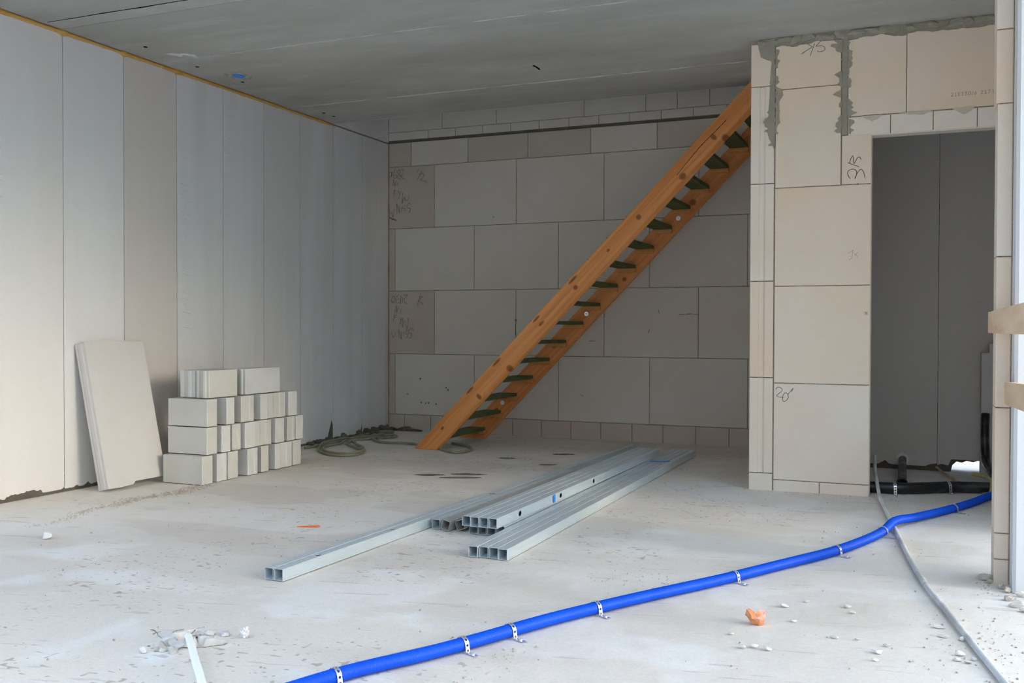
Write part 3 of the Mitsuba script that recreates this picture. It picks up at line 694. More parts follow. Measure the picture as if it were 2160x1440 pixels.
def stringer(y0, th, bev0, bev1, wu=0.0, wl=0.0):
    """x of the upper and lower edge at height z, cut level at foot and head"""
    xu = lambda z: 0.94 + z / 1.0175 - wu
    xl = lambda z: 1.138 + z / 1.026 + wl
    v = []
    for z, b in ((0.0, bev0), (zt, bev1)):
        a, c = xu(z), xl(z)
        sec = [(a, 0), (a, th), (c + b, th), (c + b, min(b * 0.9, th * 0.8)), (c, 0)]
        v += [(x, y0 + y, z) for x, y in sec]
    f = [(0, 5, 6, 1), (1, 6, 7, 2), (2, 7, 8, 3), (3, 8, 9, 4), (4, 9, 5, 0)]
    m = quads(v, f)
    t = m.faces.tolist() + [[0, 1, 2], [0, 2, 3], [0, 3, 4], [5, 7, 6], [5, 8, 7], [5, 9, 8]]
    m = trimesh.Trimesh(m.vertices, t, process=False)
    trimesh.repair.fix_normals(m)
    return trimesh.boolean.intersection([m, box(0, 3.803, -2, 1, -1, 4)], engine='manifold')


add(STR + '__stringer', stringer(-1.2, 0.045, 0.016, 0.042), 'mat_pine_front', 'outer stringer with dark knots')
add(STR + '__stringer', stringer(-0.32, 0.045, 0.004, 0.004, 0.012, 0.030), 'mat_pine_back', 'inner stringer by the wall')
sp = [(0, 0)]
cr = []
for s, t in np.array([(3.714, -0.706), (3.80, -0.700), (3.90, -0.692), (3.973, -0.688), (4.1, -0.692), (4.241, -0.694)]):
    cr.append(((s - t) / 2 ** .5, -1.2004, (s + t) / 2 ** .5))
add(STR + '__split', tube(smooth_path(cr, 0.03), 0.0022, 6), 'mat_split', 'long dark split in the outer stringer')
for k in range(17):
    z = 0.076 + 0.1587 * k
    if z > 2.70: break
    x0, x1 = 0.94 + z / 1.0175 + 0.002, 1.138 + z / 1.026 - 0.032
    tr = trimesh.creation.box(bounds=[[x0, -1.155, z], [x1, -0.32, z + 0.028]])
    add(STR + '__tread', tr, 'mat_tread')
    for yy, hid in ((-0.348, 0), (-1.155, 1)):
        cz1 = z - 0.0005
        ca = front_block(x0, x1 + 0.004, max(cz1 - 0.034, 0.003), cz1, 0.028, 0.002)
        add(STR + '__cleat', shifted(ca, [0, yy, 0]), 'mat_cleat')
for (x, z) in ((2.936, 1.911), (2.138, 1.121), (1.353, 0.331)):
    w = trimesh.creation.annulus(0.007, 0.019, 0.004, sections=24)
    w.apply_transform(trimesh.transformations.rotation_matrix(math.pi / 2, [1, 0, 0])); w.apply_translation([x, -0.323, z])
    kw = add(STR + '__washer', w, 'mat_strap', 'bright steel washer')
    hd = trimesh.creation.cylinder(0.0075, 0.008, sections=6); hd.apply_transform(trimesh.transformations.rotation_matrix(math.pi / 2, [1, 0, 0])); hd.apply_translation([x, -0.324, z])
    add(kw + '__bolt_head', hd, 'mat_zinc')

# ------------------------------------------------------------------ stack of blocks


def lime_block(x0, x1, y0, y1, z0, z1, seed, grooves=()):
    """brick with softly broken edges; grooves: which of '-y', '+x' end carries the tongue and groove"""
    g_ = 0.004
    pts = [(x0, y0), (x1, y0), (x1, y1), (x0, y1)]
    if '-y' in grooves:
        w = x1 - x0
        lower = [(x0, y0), (x0 + .22 * w, y0), (x0 + .26 * w, y0 + .010), (x0 + .42 * w, y0 + .010), (x0 + .46 * w, y0), (x0 + .54 * w, y0), (x0 + .58 * w, y0 - .010), (x0 + .76 * w, y0 - .010), (x0 + .80 * w, y0), (x1, y0)]
        pts = lower + [(x1, y1), (x0, y1)]
    if '+x' in grooves:
        d = y1 - y0
        right = [(x1, y0), (x1, y0 + .3 * d), (x1 - .006, y0 + .36 * d), (x1 - .006, y0 + .64 * d), (x1, y0 + .70 * d), (x1, y1)]
        pts = [(x0, y0)] + right + [(x0, y1)]
    poly = Polygon(pts).buffer(-g_, join_style=2).buffer(g_, resolution=1)
    inner = poly.buffer(-0.004, join_style=2)
    b = prism(poly, z1 - z0 - 0.006); b.apply_translation([0, 0, z0 + 0.003])
    return b


nth = ['first', 'second', 'third', 'fourth', 'fifth', 'sixth', 'seventh', 'eighth']
rows_l = [
    # (z0, z1, x_back, [(y0, y1, x_front)])
    ('bottom', 0.0, 0.184, [(-3.408, -3.309, 0.622, 0.32), (-3.262, -3.166, 0.618, 0.30), (-3.147, -3.046, 0.612, 0.30), (-2.965, -2.858, 0.628, 0.30), (-2.803, -2.724, 0.618, 0.30), (-2.655, -2.458, 0.622, 0.30), (-2.441, -2.342, 0.618, 0.30)]),
    ('second', 0.184, 0.362, [(-3.352, -3.254, 0.612, 0.32), (-3.216, -3.13, 0.618, 0.30), (-3.103, -3.016, 0.612, 0.30), (-2.985, -2.875, 0.622, 0.30), (-2.871, -2.686, 0.612, 0.30), (-2.645, -2.543, 0.618, 0.30), (-2.504, -2.415, 0.618, 0.30), (-2.395, -2.306, 0.612, 0.30)]),
    ('third', 0.362, 0.542, [(-3.352, -3.256, 0.614, 0.32), (-3.174, -3.096, 0.624, 0.30), (-3.02, -2.885, 0.618, 0.30), (-2.81, -2.730, 0.616, 0.30), (-2.722, -2.515, 0.608, 0.30), (-2.485, -2.383, 0.614, 0.30)])]
row_words = {'bottom': 'bottom row', 'second': 'second row up', 'third': 'third row up'}
order = {0: 'leftmost', 1: 'second from left', 2: 'third from left', 3: 'fourth from left', 4: 'fifth from left', 5: 'sixth from left', 6: 'seventh from left', 7: 'rightmost'}
n = 0
for name, z0, z1, items in rows_l:
    for i, (y0, y1, xf, L) in enumerate(items):
        word = 'rightmost' if i == len(items) - 1 else order[i]
        seen = 'long side showing' if i == 0 else 'end showing'
        add('sand_lime_block', lime_block(xf - L, xf, y0, y1, z0 + 0.0005, z1 - 0.0005, n, ('+x',) if i not in (0,) and n % 2 else ()), LIME[[0, 1, 2, 1, 2, 0, 1, 2][(n * 3 + i) % 8] if i else (0 if name != 'bottom' else 0)],
            f'pale block {word} in {row_words[name]} of the stack, {seen}', 'block', 'stacked sand-lime blocks')
        n += 1
tops = [((0.335, 0.462), (-3.285, -2.95), 0.542, 0.722, ('-y',), 'pale grooved block set back behind another, leftmost on top of the stack', 1),
        ((0.482, 0.588), (-3.303, -3.021), 0.5425, 0.724, ('-y',), 'cream block with grooved end, left of the gap in the top row of the stack', 0),
        ((0.482, 0.588), (-2.937, -2.552), 0.5425, 0.722, ('-y',), 'grey-white block with long smooth side, rightmost in the top row of the stack', 2)]
for (xa, xb), (ya, yb), z0, z1, gr, lab, mt in tops:
    add('sand_lime_block', lime_block(xa, xb, ya, yb, z0, z1, n, gr), LIME[mt], lab, 'block', 'stacked sand-lime blocks')

# leaning slab: outline across its width, thickness, then tilted back against the wall
out = [(0.0, 0.004), (0.10, 0.0), (0.205, 0.004), (0.225, 0.022), (0.36, 0.021), (0.488, 0.020), (0.492, 0.026), (0.490, 0.905), (0.484, 0.912), (0.30, 0.914), (0.05, 0.916), (0.004, 0.912), (0.0, 0.905)]
th_ = 0.078
prof = trimesh.creation.extrude_polygon(Polygon(out), th_, engine='earcut')
sl = prof
sl = sl.subdivide_to_size(0.03)
v = sl.vertices.copy()
lean = math.radians(12.2)
# side grooves (a tongue runs up the near edge): push the middle of the near edge out
edge = np.clip(1 - v[:, 0] / 0.012, 0, 1) * np.clip(1 - np.abs(v[:, 2] - th_ * 0.5) / (th_ * 0.28), 0, 1)
v[:, 0] -= 0.003 * np.minimum(edge * 2, 1)
v += 0.0012 * (meshkit.fbm(v * 25, 3, 3) - 0.5)[:, None] * np.array([1, 1, 0.3])
y_ = -3.838 + v[:, 0]
a_, b_ = v[:, 1], v[:, 2]
xw = 0.200 - a_ * math.sin(lean) + b_ * math.cos(lean)
zw = a_ * math.cos(lean) + b_ * math.sin(lean)
nv = np.stack([xw, y_, zw], -1); nv[:, 2] -= nv[:, 2].min() - 0.0; nv[:, 0] += max(0, 0.004 - nv[:, 0].min())
slab = trimesh.Trimesh(nv, sl.faces, process=False); trimesh.repair.fix_normals(slab)
add('panel_offcut', slab, 'mat_slab', 'pale concrete panel offcut leaning against the left wall beside the block stack', 'panel')

# ------------------------------------------------------------------ metal studs
S_W, S_H = 0.0452, 0.049


def stud_section(w=S_W, h=S_H, t=0.0016, right_lip=True):
    """two channels pushed into each other: a box with fold lines; (x, z)"""
    o = [(0, 0), (w, 0), (w, h), (0, h)]
    outer = Polygon([(0.0, 0.0), (w, 0), (w, 0.006), (w - 0.002, 0.0075), (w - 0.002, h - 0.0095), (w, h - 0.008), (w, h - 0.002), (w - 0.002, h), (w * 0.84, h), (w * 0.83, h - 0.0016), (0.0045, h - 0.0016), (0.003, h - 0.003), (0, h - 0.004)])
    inner = sbox(t, t, w - t - 0.0018, h - t - 0.0018)
    return outer.difference(inner)


def stud(L, holes_top=(), holes_side=()):
    m = prism_xz(stud_section(), 0.0, L)
    if holes_top or holes_side:
        m.merge_vertices(); trimesh.repair.fix_normals(m)
        for yh in holes_top:
            c = trimesh.creation.cylinder(0.009, 0.02, sections=16); c.apply_scale([1, 1.7, 1]); c.apply_translation([S_W * 0.5, yh, S_H])
            m = trimesh.boolean.difference([m, c], engine='manifold')
        for yh in holes_side:
            c = trimesh.creation.cylinder(0.012, 0.02, sections=16); c.apply_transform(trimesh.transformations.rotation_matrix(math.pi / 2, [0, 1, 0])); c.apply_scale([1, 1.5, 1.1]); c.apply_translation([S_W, yh, S_H * 0.5])
            m = trimesh.boolean.difference([m, c], engine='manifold')
    return m


def place_stud(x, y, z, ang, L, label, roll=0.0, ht=(), hs=(), mat='mat_zinc'):
    m = stud(L, ht, hs)
    if roll:
        m.apply_transform(trimesh.transformations.rotation_matrix(roll, [0, 1, 0], [S_W / 2, 0, 0]))
        m.vertices[:, 2] -= m.vertices[:, 2].min()
    m.apply_transform(trimesh.transformations.rotation_matrix(ang, [0, 0, 1]))
    m.apply_translation([x, y, z])
    return add('metal_stud', m, mat, label, 'metal stud', 'galvanised metal studs on the floor')


def pile(x, y, z, ang, L, count, words, jig=0.02, **kw):
    ks = []
    for i in range(count):
        px, py = x + i * (S_W + 0.0022) * math.cos(ang), y + i * (S_W + 0.0022) * math.sin(ang) + jig * (rng.random() - 0.5)
        last = i == count - 1
        ks.append(place_stud(px, py, z, ang, L, words[i], hs=kw.get('hs', ()) if last else (), ht=kw.get('ht', ()) if i == kw.get('hi', -1) else ()))
    return ks


pos4 = ['first from left', 'second from left', 'third from left', 'outermost on the right']
# right-hand bundle of four on the floor
pile(2.981, -4.462, 0.002, math.radians(-0.2), 3.72, 4, [f'galvanised metal stud, {p} in the bundle of four lying nearest the right' for p in pos4], 0.012)
# middle bundle: four below, four above
pile(2.780, -4.03, 0.002, math.radians(-0.25), 2.9, 4, [f'galvanised metal stud, {p} in the lower layer of the middle bundle' for p in pos4], 0.008)
pile(2.772, -4.098, 0.052, math.radians(-0.9), 2.95, 4, [f'galvanised metal stud, {p} in the upper layer of the middle bundle' for p in pos4], 0.012, hs=(0.28, 0.85, 1.41))
# left pair reaching furthest forward
pile(2.398, -5.13, 0.002, math.radians(-2.4), 1.92, 2, ['long metal stud reaching furthest to the front, left one of the pair', 'long metal stud reaching furthest to the front, right one of the pair with cut holes'], 0.0, ht=(0.26, 0.84), hi=1)
kx = place_stud(2.560, -4.00, 0.002, math.radians(-1.2), 1.88, 'metal stud with its open end just right of the long pair')
kx = place_stud(2.623, -4.03, 0.002, math.radians(-0.8), 2.2, 'dull metal stud tipped on its edge beside the middle bundle', roll=math.radians(14), mat='mat_zinc_dusty')
kx = place_stud(2.505, -3.19, 0.002, math.radians(-2.4), 2.62, 'metal stud end to end behind the long pair, reaching furthest back')
kx = place_stud(2.7005, -4.00, 0.002, math.radians(-0.7), 2.4, 'dull metal stud turned over between the tipped one and the middle bundle', roll=math.radians(-18), mat='mat_zinc_dusty')
# blue tape round the bundles
add('tape_band', box(2.9725, 2.9737, -3.375, -3.345, 0.056, 0.098), 'mat_tape', 'short blue tape strip on the side of the middle stud bundle', 'tape')
add('tape_scrap', prism(Polygon([(3.02, -1.55), (3.10, -1.53), (3.155, -1.50), (3.15, -1.46), (3.09, -1.50), (3.03, -1.50)]), 0.0015, np.array([[1, 0, 0, 0], [0, 1, 0, 0], [0, 0, 1, 0.0515], [0, 0, 0, 1.0]])), 'mat_tape', 'blue tape scrap on the right-hand stud bundle', 'tape')

# ------------------------------------------------------------------ pipes on the floor
BLUE = [(3.16, -6.28, .022), (3.225, -6.138, .022), (3.281, -5.994, .022), (3.337, -5.882, .022), (3.419, -5.745, .022), (3.498, -5.592, .022), (3.579, -5.413, .022), (3.656, -5.246, .022), (3.757, -5.057, .022), (3.865, -4.867, .022), (3.992, -4.657, .022), (4.125, -4.431, .022), (4.276, -4.148, .022), (4.461, -3.796, .022), (4.561, -3.544, .023), (4.638, -3.307, .027), (4.686, -3.12, .0455), (4.79, -2.85, .028), (4.968, -2.48, .022), (5.137, -2.069, .022), (5.215, -1.91, .023), (5.30, -1.86, .024), (5.40, -1.85, .025)]
path = smooth_path(BLUE, 0.0016)
s_ = np.arange(len(path)) * 0.0016
corr = 0.0205 + 0.0011 * np.sin(s_ / 0.0064 * 2 * np.pi)
path[:, 2] += 0.0
add('blue_conduit', tube(path, corr, 14), 'mat_blue', 'long blue corrugated conduit running across the floor to the doorway', 'conduit', smooth=True)
STRAPS = [(3.286, -5.984), (3.5, -5.596), (3.579, -5.413), (3.757, -5.057), (4.128, -4.43), (4.465, -3.794), (4.641, -3.306), (4.973, -2.478)]
strap_words = ['perforated steel strap over the blue conduit, nearest the camera', 'perforated steel strap over the blue conduit, second from the camera', 'perforated steel strap over the blue conduit, third from the camera', 'perforated steel strap over the blue conduit, fourth from the camera, nail beside it', 'perforated steel strap over the blue conduit, right of the stud bundles', 'perforated steel strap over the blue conduit, third from the doorway', 'steel strap over the blue conduit just before the grey crossing pipe', 'steel strap over the blue conduit just inside the crossing, nearest the doorway']


def strap(cx, cy, ang, r, zc, label, group, w=0.016, foot=0.045):
    """a band over the pipe with feet flat on the floor, with round holes"""
    pts = [(-r, 0.0012), (-r, zc * 0.5)]
    for a in np.linspace(math.pi, 0, 13): pts.append((r * math.cos(a), zc + r * math.sin(a)))
    pts += [(r + 0.004, 0.0012), (r + foot, 0.0012)]
    line = np.array(pts)
    d = np.r_[0, np.cumsum(np.linalg.norm(np.diff(line, axis=0), axis=1))]
    flat = sbox(0, -w / 2, d[-1], w / 2)
    s = 0.010
    while s < d[-1] - 0.006:
        flat = flat.difference(Polygon([(s + 0.0042 * math.cos(t), 0.0042 * math.sin(t)) for t in np.arange(8) * math.pi / 4]))
        s += 0.0165
    m = trimesh.creation.extrude_polygon(flat, 0.0014, engine='earcut').subdivide_to_size(0.006)
    v = m.vertices
    u_ = np.interp(v[:, 0], d, line[:, 0]); h_ = np.interp(v[:, 0], d, line[:, 1])
    tx = np.gradient(line[:, 0], d); tz = np.gradient(line[:, 1], d)
    nx_, nz_ = -np.interp(v[:, 0], d, tz), np.interp(v[:, 0], d, tx)
    ln = np.maximum(np.hypot(nx_, nz_), 1e-6)
    P = np.stack([u_ + nx_ / ln * v[:, 2], v[:, 1], h_ + nz_ / ln * v[:, 2]], -1)
    m = trimesh.Trimesh(P, m.faces, process=False)
    m.apply_transform(trimesh.transformations.rotation_matrix(ang, [0, 0, 1])); m.apply_translation([cx, cy, 0])
    k = add('fixing_strap', m, 'mat_strap', label, 'strap', group)
    nl = trimesh.creation.cylinder(0.006, 0.006, sections=10); nl.apply_translation([(r + foot * 0.62), 0, 0.004])
    nl.apply_transform(trimesh.transformations.rotation_matrix(ang, [0, 0, 1])); nl.apply_translation([cx, cy, 0])
    add(k + '__nail_head', nl, 'mat_zinc')


for (sx, sy), wd in zip(STRAPS, strap_words):
    i = int(np.argmin(np.hypot(path[:, 0] - sx, path[:, 1] - sy)))
    tgt = path[min(i + 20, len(path) - 1)] - path[max(i - 20, 0)]
    strap(path[i, 0], path[i, 1], math.atan2(tgt[1], tgt[0]) - math.pi / 2, 0.0235, path[i, 2], wd, 'straps over the blue conduit')
tgn = np.gradient(path, axis=0); tgn /= np.linalg.norm(tgn, axis=1, keepdims=True)
off = 0.0368 + 0.030 * np.exp(-((s_ - 0.55) / 0.28) ** 2) + 0.008 * np.exp(-((s_ - 2.1) / 0.2) ** 2) + 0.03 * np.exp(-((s_ - 4.35) / 0.18) ** 2)
ga = np.stack([path[:, 0] - tgn[:, 1] * off, path[:, 1] + tgn[:, 0] * off, np.full(len(path), 0.0105)], -1)
ga[:, 2] += 0.0245 * np.exp(-((np.hypot(ga[:, 0] - 4.683, ga[:, 1] + 3.03)) / 0.10) ** 2)
ga = ga[::12][:-14]
add('grey_cable', tube(ga, 0.0098, 10), 'mat_grey_pipe', 'thin grey conduit running close behind the blue conduit', 'conduit', smooth=True)
CR = [(4.525, -1.45, .16), (4.541, -1.80, .108), (4.556, -1.98, .084), (4.573, -2.14, .045), (4.593, -2.31, .0125), (4.694, -3.18, .011), (4.815, -4.153, .011), (4.900, -4.60, .011), (4.972, -4.98, .011), (5.062, -5.433, .011), (5.17, -5.95, .011)]
crp = smooth_path(CR, 0.02, True)
kc = add('grey_conduit', tube(crp, 0.0105, 12), 'mat_grey_pipe', 'straight grey plastic conduit crossing under the blue one towards the doorway', 'conduit', smooth=True)
for (a, b) in (((4.812, -4.12, .011), (4.824, -4.20, .011)), ((4.592, -2.30, .0135), (4.601, -2.37, .0115))):
    add(kc + '__coupling', tube(np.linspace(a, b, 4), 0.0128, 12), 'mat_grey_pipe')
WP = [(2.652, -5.862, -0.02), (2.660, -5.870, 0.018), (2.700, -5.910, 0.036), (2.748, -5.957, 0.040), (2.86, -6.068, 0.042), (2.97, -6.175, 0.044), (3.08, -6.285, 0.046), (3.2, -6.40, 0.046)]
add('white_pipe', tube(smooth_path(WP, 0.012), 0.0115, 14), 'mat_white_pipe', 'white plastic pipe rising from a broken hole in the floor', 'pipe', smooth=True)

# drain in the doorway
DR = [(4.30, -2.09, .036), (4.429, -2.085, .036), (4.523, -2.063, .036), (4.629, -2.054, .036), (4.716, -2.016, .036), (4.826, -1.911, .036), (4.96, -1.795, .036), (5.159, -1.727, .036), (5.25, -1.726, .036)]
DR = [(x + 0.0, y + (0.16 if x < 4.52 else 0.0) * 0, z) for x, y, z in DR]
dpath = smooth_path([(4.30, -1.982, .036), (4.45, -1.982, .036), (4.55, -1.98, .036), (4.629, -1.975, .036), (4.716, -1.95, .036), (4.826, -1.885, .036), (4.96, -1.795, .036), (5.10, -1.745, .036), (5.21, -1.725, .036)], 0.02)
kd = add('drain_pipe', tube(dpath, 0.033, 18), 'mat_black_pipe', 'black plastic drain pipe lying along the doorway floor', 'pipe', smooth=True)
bp = smooth_path([(4.70, -1.93, .05), (4.697, -1.70, .054), (4.692, -1.35, .060), (4.684, -0.90, .07), (4.683, -0.80, .07)], 0.03)
add(kd + '__branch', tube(bp, 0.026, 16), 'mat_black_pipe', 'branch running back to the rear wall', smooth=True)
add(kd + '__collar', tube(np.linspace((4.70, -1.92, .05), (4.6985, -1.84, .052), 4), 0.034, 16), 'mat_black_pipe', smooth=True)
add(kd + '__riser', tube(smooth_path([(5.21, -1.725, .036), (5.236, -1.66, .045), (5.222, -1.30, .08), (5.206, -1.08, .12), (5.203, -1.035, .20), (5.203, -1.035, .43)], 0.02), np.full(1, 0.026), 16), 'mat_black_pipe', 'upright black riser', smooth=True)
for (x, y, wd) in ((4.655, -1.968, 'steel strap over the black drain pipe, left of its branch'), (4.955, -1.80, 'steel strap over the black drain pipe, right of its branch')):
    i = int(np.argmin(np.hypot(dpath[:, 0] - x, dpath[:, 1] - y))); i = min(max(i, 1), len(dpath) - 2)
    tg_ = dpath[i + 1] - dpath[i - 1]
    strap(x, y, math.atan2(tg_[1], tg_[0]) - math.pi / 2, 0.0365, 0.036, wd, 'straps over the drain pipe', 0.018, 0.03)
ring = annul = trimesh.creation.annulus(0.027, 0.044, 0.012, sections=20)
ring.apply_transform(trimesh.transformations.rotation_matrix(math.pi / 2, [1, 0, 0])); ring.apply_translation([4.684, -0.836, 0.07])
add('pipe_sleeve', ring, 'mat_plastic_film', 'white sleeve where the drain branch enters the rear wall', 'sleeve')
add('yellow_hose', tube(smooth_path([(5.10, -1.62, .10), (5.16, -1.66, .095), (5.195, -1.72, .085), (5.20, -1.79, .05), (5.185, -1.83, .015), (5.15, -1.85, .012)], 0.012), 0.011, 10), 'mat_yellow_hose', 'short yellowish hose end curled over the black drain pipe', 'hose', smooth=True)
add('service_casing', trimesh.util.concatenate([box(5.226, 5.6, -1.0, -0.832, 0, 0.902), box(5.179, 5.227, -1.0, -0.832, 0, 0.838)]), 'mat_closet', 'dark stepped block casing in the corner behind the doorway', 'casing')
add('timber_stick', tube(np.array([(4.905, -0.86, .03), (4.95, -1.05, .018), (5.02, -1.35, .012), (5.10, -1.60, .012)]), 0.008, 6), 'mat_board', 'thin stick lying on the floor behind the drain pipe', 'stick')

# garden hose in the corner
H1 = [(0.142, -1.616), (0.159, -1.413), (0.138, -1.114), (0.096, -0.762), (0.053, -0.464), (0.067, -0.248), (0.159, -0.207), (0.20, -0.30), (0.174, -0.587), (0.152, -0.852), (0.131, -1.102), (0.162, -1.379), (0.296, -1.642), (0.481, -1.831), (0.679, -1.886), (0.744, -1.801), (0.687, -1.591), (0.582, -1.42), (0.345, -1.161), (0.24, -1.05), (0.25, -1.13), (0.388, -1.312), (0.507, -1.422), (0.651, -1.546), (0.727, -1.722), (0.667, -1.79), (0.495, -1.766), (0.332, -1.626), (0.23, -1.415), (0.232, -1.177), (0.206, -0.939), (0.312, -0.817), (0.26, -0.60), (0.30, -0.48), (0.383, -0.518), (0.403, -0.664), (0.352, -0.762), (0.33, -0.83), (0.403, -0.924), (0.488, -0.993), (0.603, -1.012), (0.722, -0.994), (0.853, -1.02), (0.96, -1.11), (1.10, -1.143), (1.20, -1.225), (1.303, -1.318), (1.404, -1.363), (1.45, -1.25), (1.406, -1.085), (1.282, -0.947), (1.113, -0.854)]
hp = smooth_path([(a, b, 0) for a, b in H1], 0.02)
zz = np.full(len(hp), 0.011)
for i in range(len(hp)):       # lift a later turn over the earlier ones
    dd = np.hypot(hp[:i, 0] - hp[i, 0], hp[:i, 1] - hp[i, 1]) if i else np.array([9.0])
    near = dd[:max(0, i - 5)]
    if len(near) and near.min() < 0.03: zz[i] = 0.011 + 0.017 * (1 + (near < 0.018).sum() // 4)
zz = np.convolve(np.pad(zz, 2, mode='edge'), np.ones(5) / 5, 'valid')
hp[:, 2] = zz
add('garden_hose', tube(hp, 0.0105, 10), 'mat_hose', 'greenish grey hose coiled in the far left corner and looped round the stair foot', 'hose', smooth=True)

# ------------------------------------------------------------------ small things on the floor
CH = [((2.615, -5.905), (.030, .026, .020), 'largest concrete lump left of the white pipe'), ((2.668, -5.935), (.026, .020, .017), 'pale concrete lump in front, touching the white pipe'), ((2.600, -5.950), (.014, .012, .010), 'small concrete lump at the front left of the broken hole'), ((2.690, -5.965), (.017, .016, .016), 'darker concrete lump under the white pipe'), ((2.560, -5.845), (.034, .022, .008), 'flat broken crust at the left rim of the hole'), ((2.665, -5.77), (.024, .020, .008), 'flat broken crust at the far rim of the hole'), ((2.72, -5.76), (.022, .016, .007), 'thin concrete flake right of the hole'), ((2.645, -5.965), (.013, .012, .010), 'small concrete lump between the two pale ones at the hole')]
for i, ((x, y), sz_, lab) in enumerate(CH):
    q = rock(sz_, 500 + i, 2); q.apply_translation([x, y, -0.004 if i not in (4, 5, 6) else 0.0])
    add('concrete_lump', q, 'mat_concrete_chunk', lab, 'rubble', 'lumps round the broken hole')
for i, pts in enumerate([[(2.451, -5.809), (2.5, -5.831), (2.541, -5.855), (2.565, -5.841)], [(2.495, -5.842), (2.494, -5.821), (2.496, -5.809)], [(2.604, -5.795), (2.595, -5.766), (2.588, -5.733), (2.596, -5.716)],
                         [(2.62, -5.809), (2.633, -5.799), (2.67, -5.796), (2.696, -5.787)], [(2.551, -5.818), (2.541, -5.779), (2.554, -5.765)]]):
    cp = smooth_path([(a, b, -0.0005) for a, b in pts], 0.004)
    cp[:, :2] += 0.004 * (meshkit.fbm(cp * 90, 3, i)[:, None] - 0.5)
    add('floor__crack', tube(cp, 0.0018 * (0.4 + meshkit.noise(cp * 60, i)), 6), 'mat_scuff', 'short dark crack by the broken hole')
# broken piece of brick: a chipped crescent
bk = Polygon([(-.032, .022), (-.022, .028), (-.006, .010), (.004, .012), (.012, .026), (.030, .026), (.034, .010), (.026, -.012), (.006, -.020), (-.018, -.012)])
bm = trimesh.creation.extrude_polygon(bk, 0.03, engine='earcut').subdivide_to_size(0.008)
bm.vertices[:, 2] *= 1 + 0.5 * (meshkit.fbm(bm.vertices * 40, 3, 8) - 0.5)
bm.vertices[:] += 0.006 * (meshkit.fbm(bm.vertices * 70, 3, 5) - 0.5)[:, None]
bm.vertices[:, 2] -= bm.vertices[:, 2].min()
bm.apply_transform(trimesh.transformations.rotation_matrix(math.radians(38), [1, 0, 0])); bm.apply_transform(trimesh.transformations.rotation_matrix(yaw * -1 + 0.0, [0, 0, 1]))
bm.vertices[:, 2] -= bm.vertices[:, 2].min(); bm.apply_translation([4.291, -4.95, 0])
add('brick_fragment', bm, 'mat_brick', 'orange and pink broken brick fragment on the bare floor right of centre', 'brick fragment')
os_ = prism(Polygon([(-.055, -.004), (.05, -.010), (.06, .006), (.045, .012), (-.01, .004)]), 0.004); os_.apply_transform(trimesh.transformations.rotation_matrix(0.45, [0, 0, 1])); os_.apply_translation([1.967, -4.206, 0.001])
add('orange_sliver', os_, 'mat_orange', 'bright orange plastic sliver lying on the floor left of the studs', 'plastic sliver')
small = [((0.996, -4.926), (.030, .022, .020), 'white block chip alone on the floor at far left', 'mat_plaster'), ((2.600, -5.998), (.013, .010, .012), 'tiny pale chip in the left foreground', 'mat_chip')]
for i, ((x, y), sz_, lab, mt) in enumerate(small):
    q = rock(sz_, 540 + i, 2); q.apply_translation([x, y, 0]); add('block_chip', q, mt, lab, 'chip')
# crumpled clear film
cf = trimesh.creation.icosphere(3, 1.0)
cf.vertices[:] = cf.vertices * (0.6 + 0.9 * np.abs(meshkit.noise(cf.vertices * 3.3, 7) - 0.5)[:, None] * 2) * [0.014, 0.013, 0.016]
cf.vertices[:, 2] -= cf.vertices[:, 2].min(); cf.apply_translation([2.794, -5.755, 0])
add('crumpled_film', cf, 'mat_plastic_film', 'crumpled scrap of whitish plastic film in the left foreground', 'film scrap')
CHIPS = [(4.565, -4.621), (4.59, -4.686), (4.409, -4.872), (4.62, -4.991), (4.681, -5.179), (4.685, -5.103), (4.71, -5.024), (4.551, -5.0), (4.324, -5.199), (4.288, -5.22), (4.37, -5.209), (4.234, -5.099), (4.42, -4.604), (4.352, -4.706)]
rk_ = ranks(CHIPS)
for i, (x, y) in enumerate(CHIPS):
    s = 0.006 + 0.006 * rng.random()
    q = rock((s * 1.6, s, s * 0.6), 560 + i, 1); q.apply_translation([x, y, 0])
    add('white_chip', q, 'mat_chip', f'{rk_[i]} of the tiny white chips on the floor in the right foreground', 'chip', 'tiny white chips in the right foreground')
PC = [((4.88, -4.75), (.03, .014, .008)), ((4.892, -4.853), (.028, .016, .008)), ((4.947, -4.866), (.014, .012, .010)), ((4.934, -5.029), (.024, .016, .012)), ((4.926, -5.083), (.022, .014, .008)), ((4.951, -5.095), (.018, .012, .008)), ((4.97, -5.06), (.014, .012, .008))]
rk_ = ranks([p for p, _ in PC])
for i, ((x, y), s) in enumerate(PC):
    q = rock((s[0] * 0.72, s[1] * 0.72, s[2] * 0.72), 600 + i, 2); q.apply_translation([x - 0.012, y, 0])
    add('mortar_flake', q, 'mat_chip', f'{rk_[i]} of the mortar flakes lying beside the grey conduit in the right foreground', 'flake', 'flakes beside the grey conduit')
PR = [((5.158, -4.215), (.034, .014, .012)), ((5.135, -4.37), (.035, .018, .014)), ((5.110, -4.29), (.016, .014, .012)), ((5.045, -4.0), (.026, .018, .014)), ((5.095, -4.12), (.018, .016, .016)), ((5.112, -4.17), (.014, .014, .014)), ((5.06, -4.05), (.012, .012, .010)), ((5.16, -4.43), (.03, .02, .012))]
rk_ = ranks([p for p, _ in PR])
for i, ((x, y), s) in enumerate(PR):
    q = rock(s, 640 + i, 2); q.apply_translation([x, y, 0])
    add('mortar_crumb', q, 'mat_chip' if i < 2 or i == 7 else 'mat_grit', f'{rk_[i]} mortar crumb at the foot of the pier', 'rubble', 'crumbs at the foot of the pier')
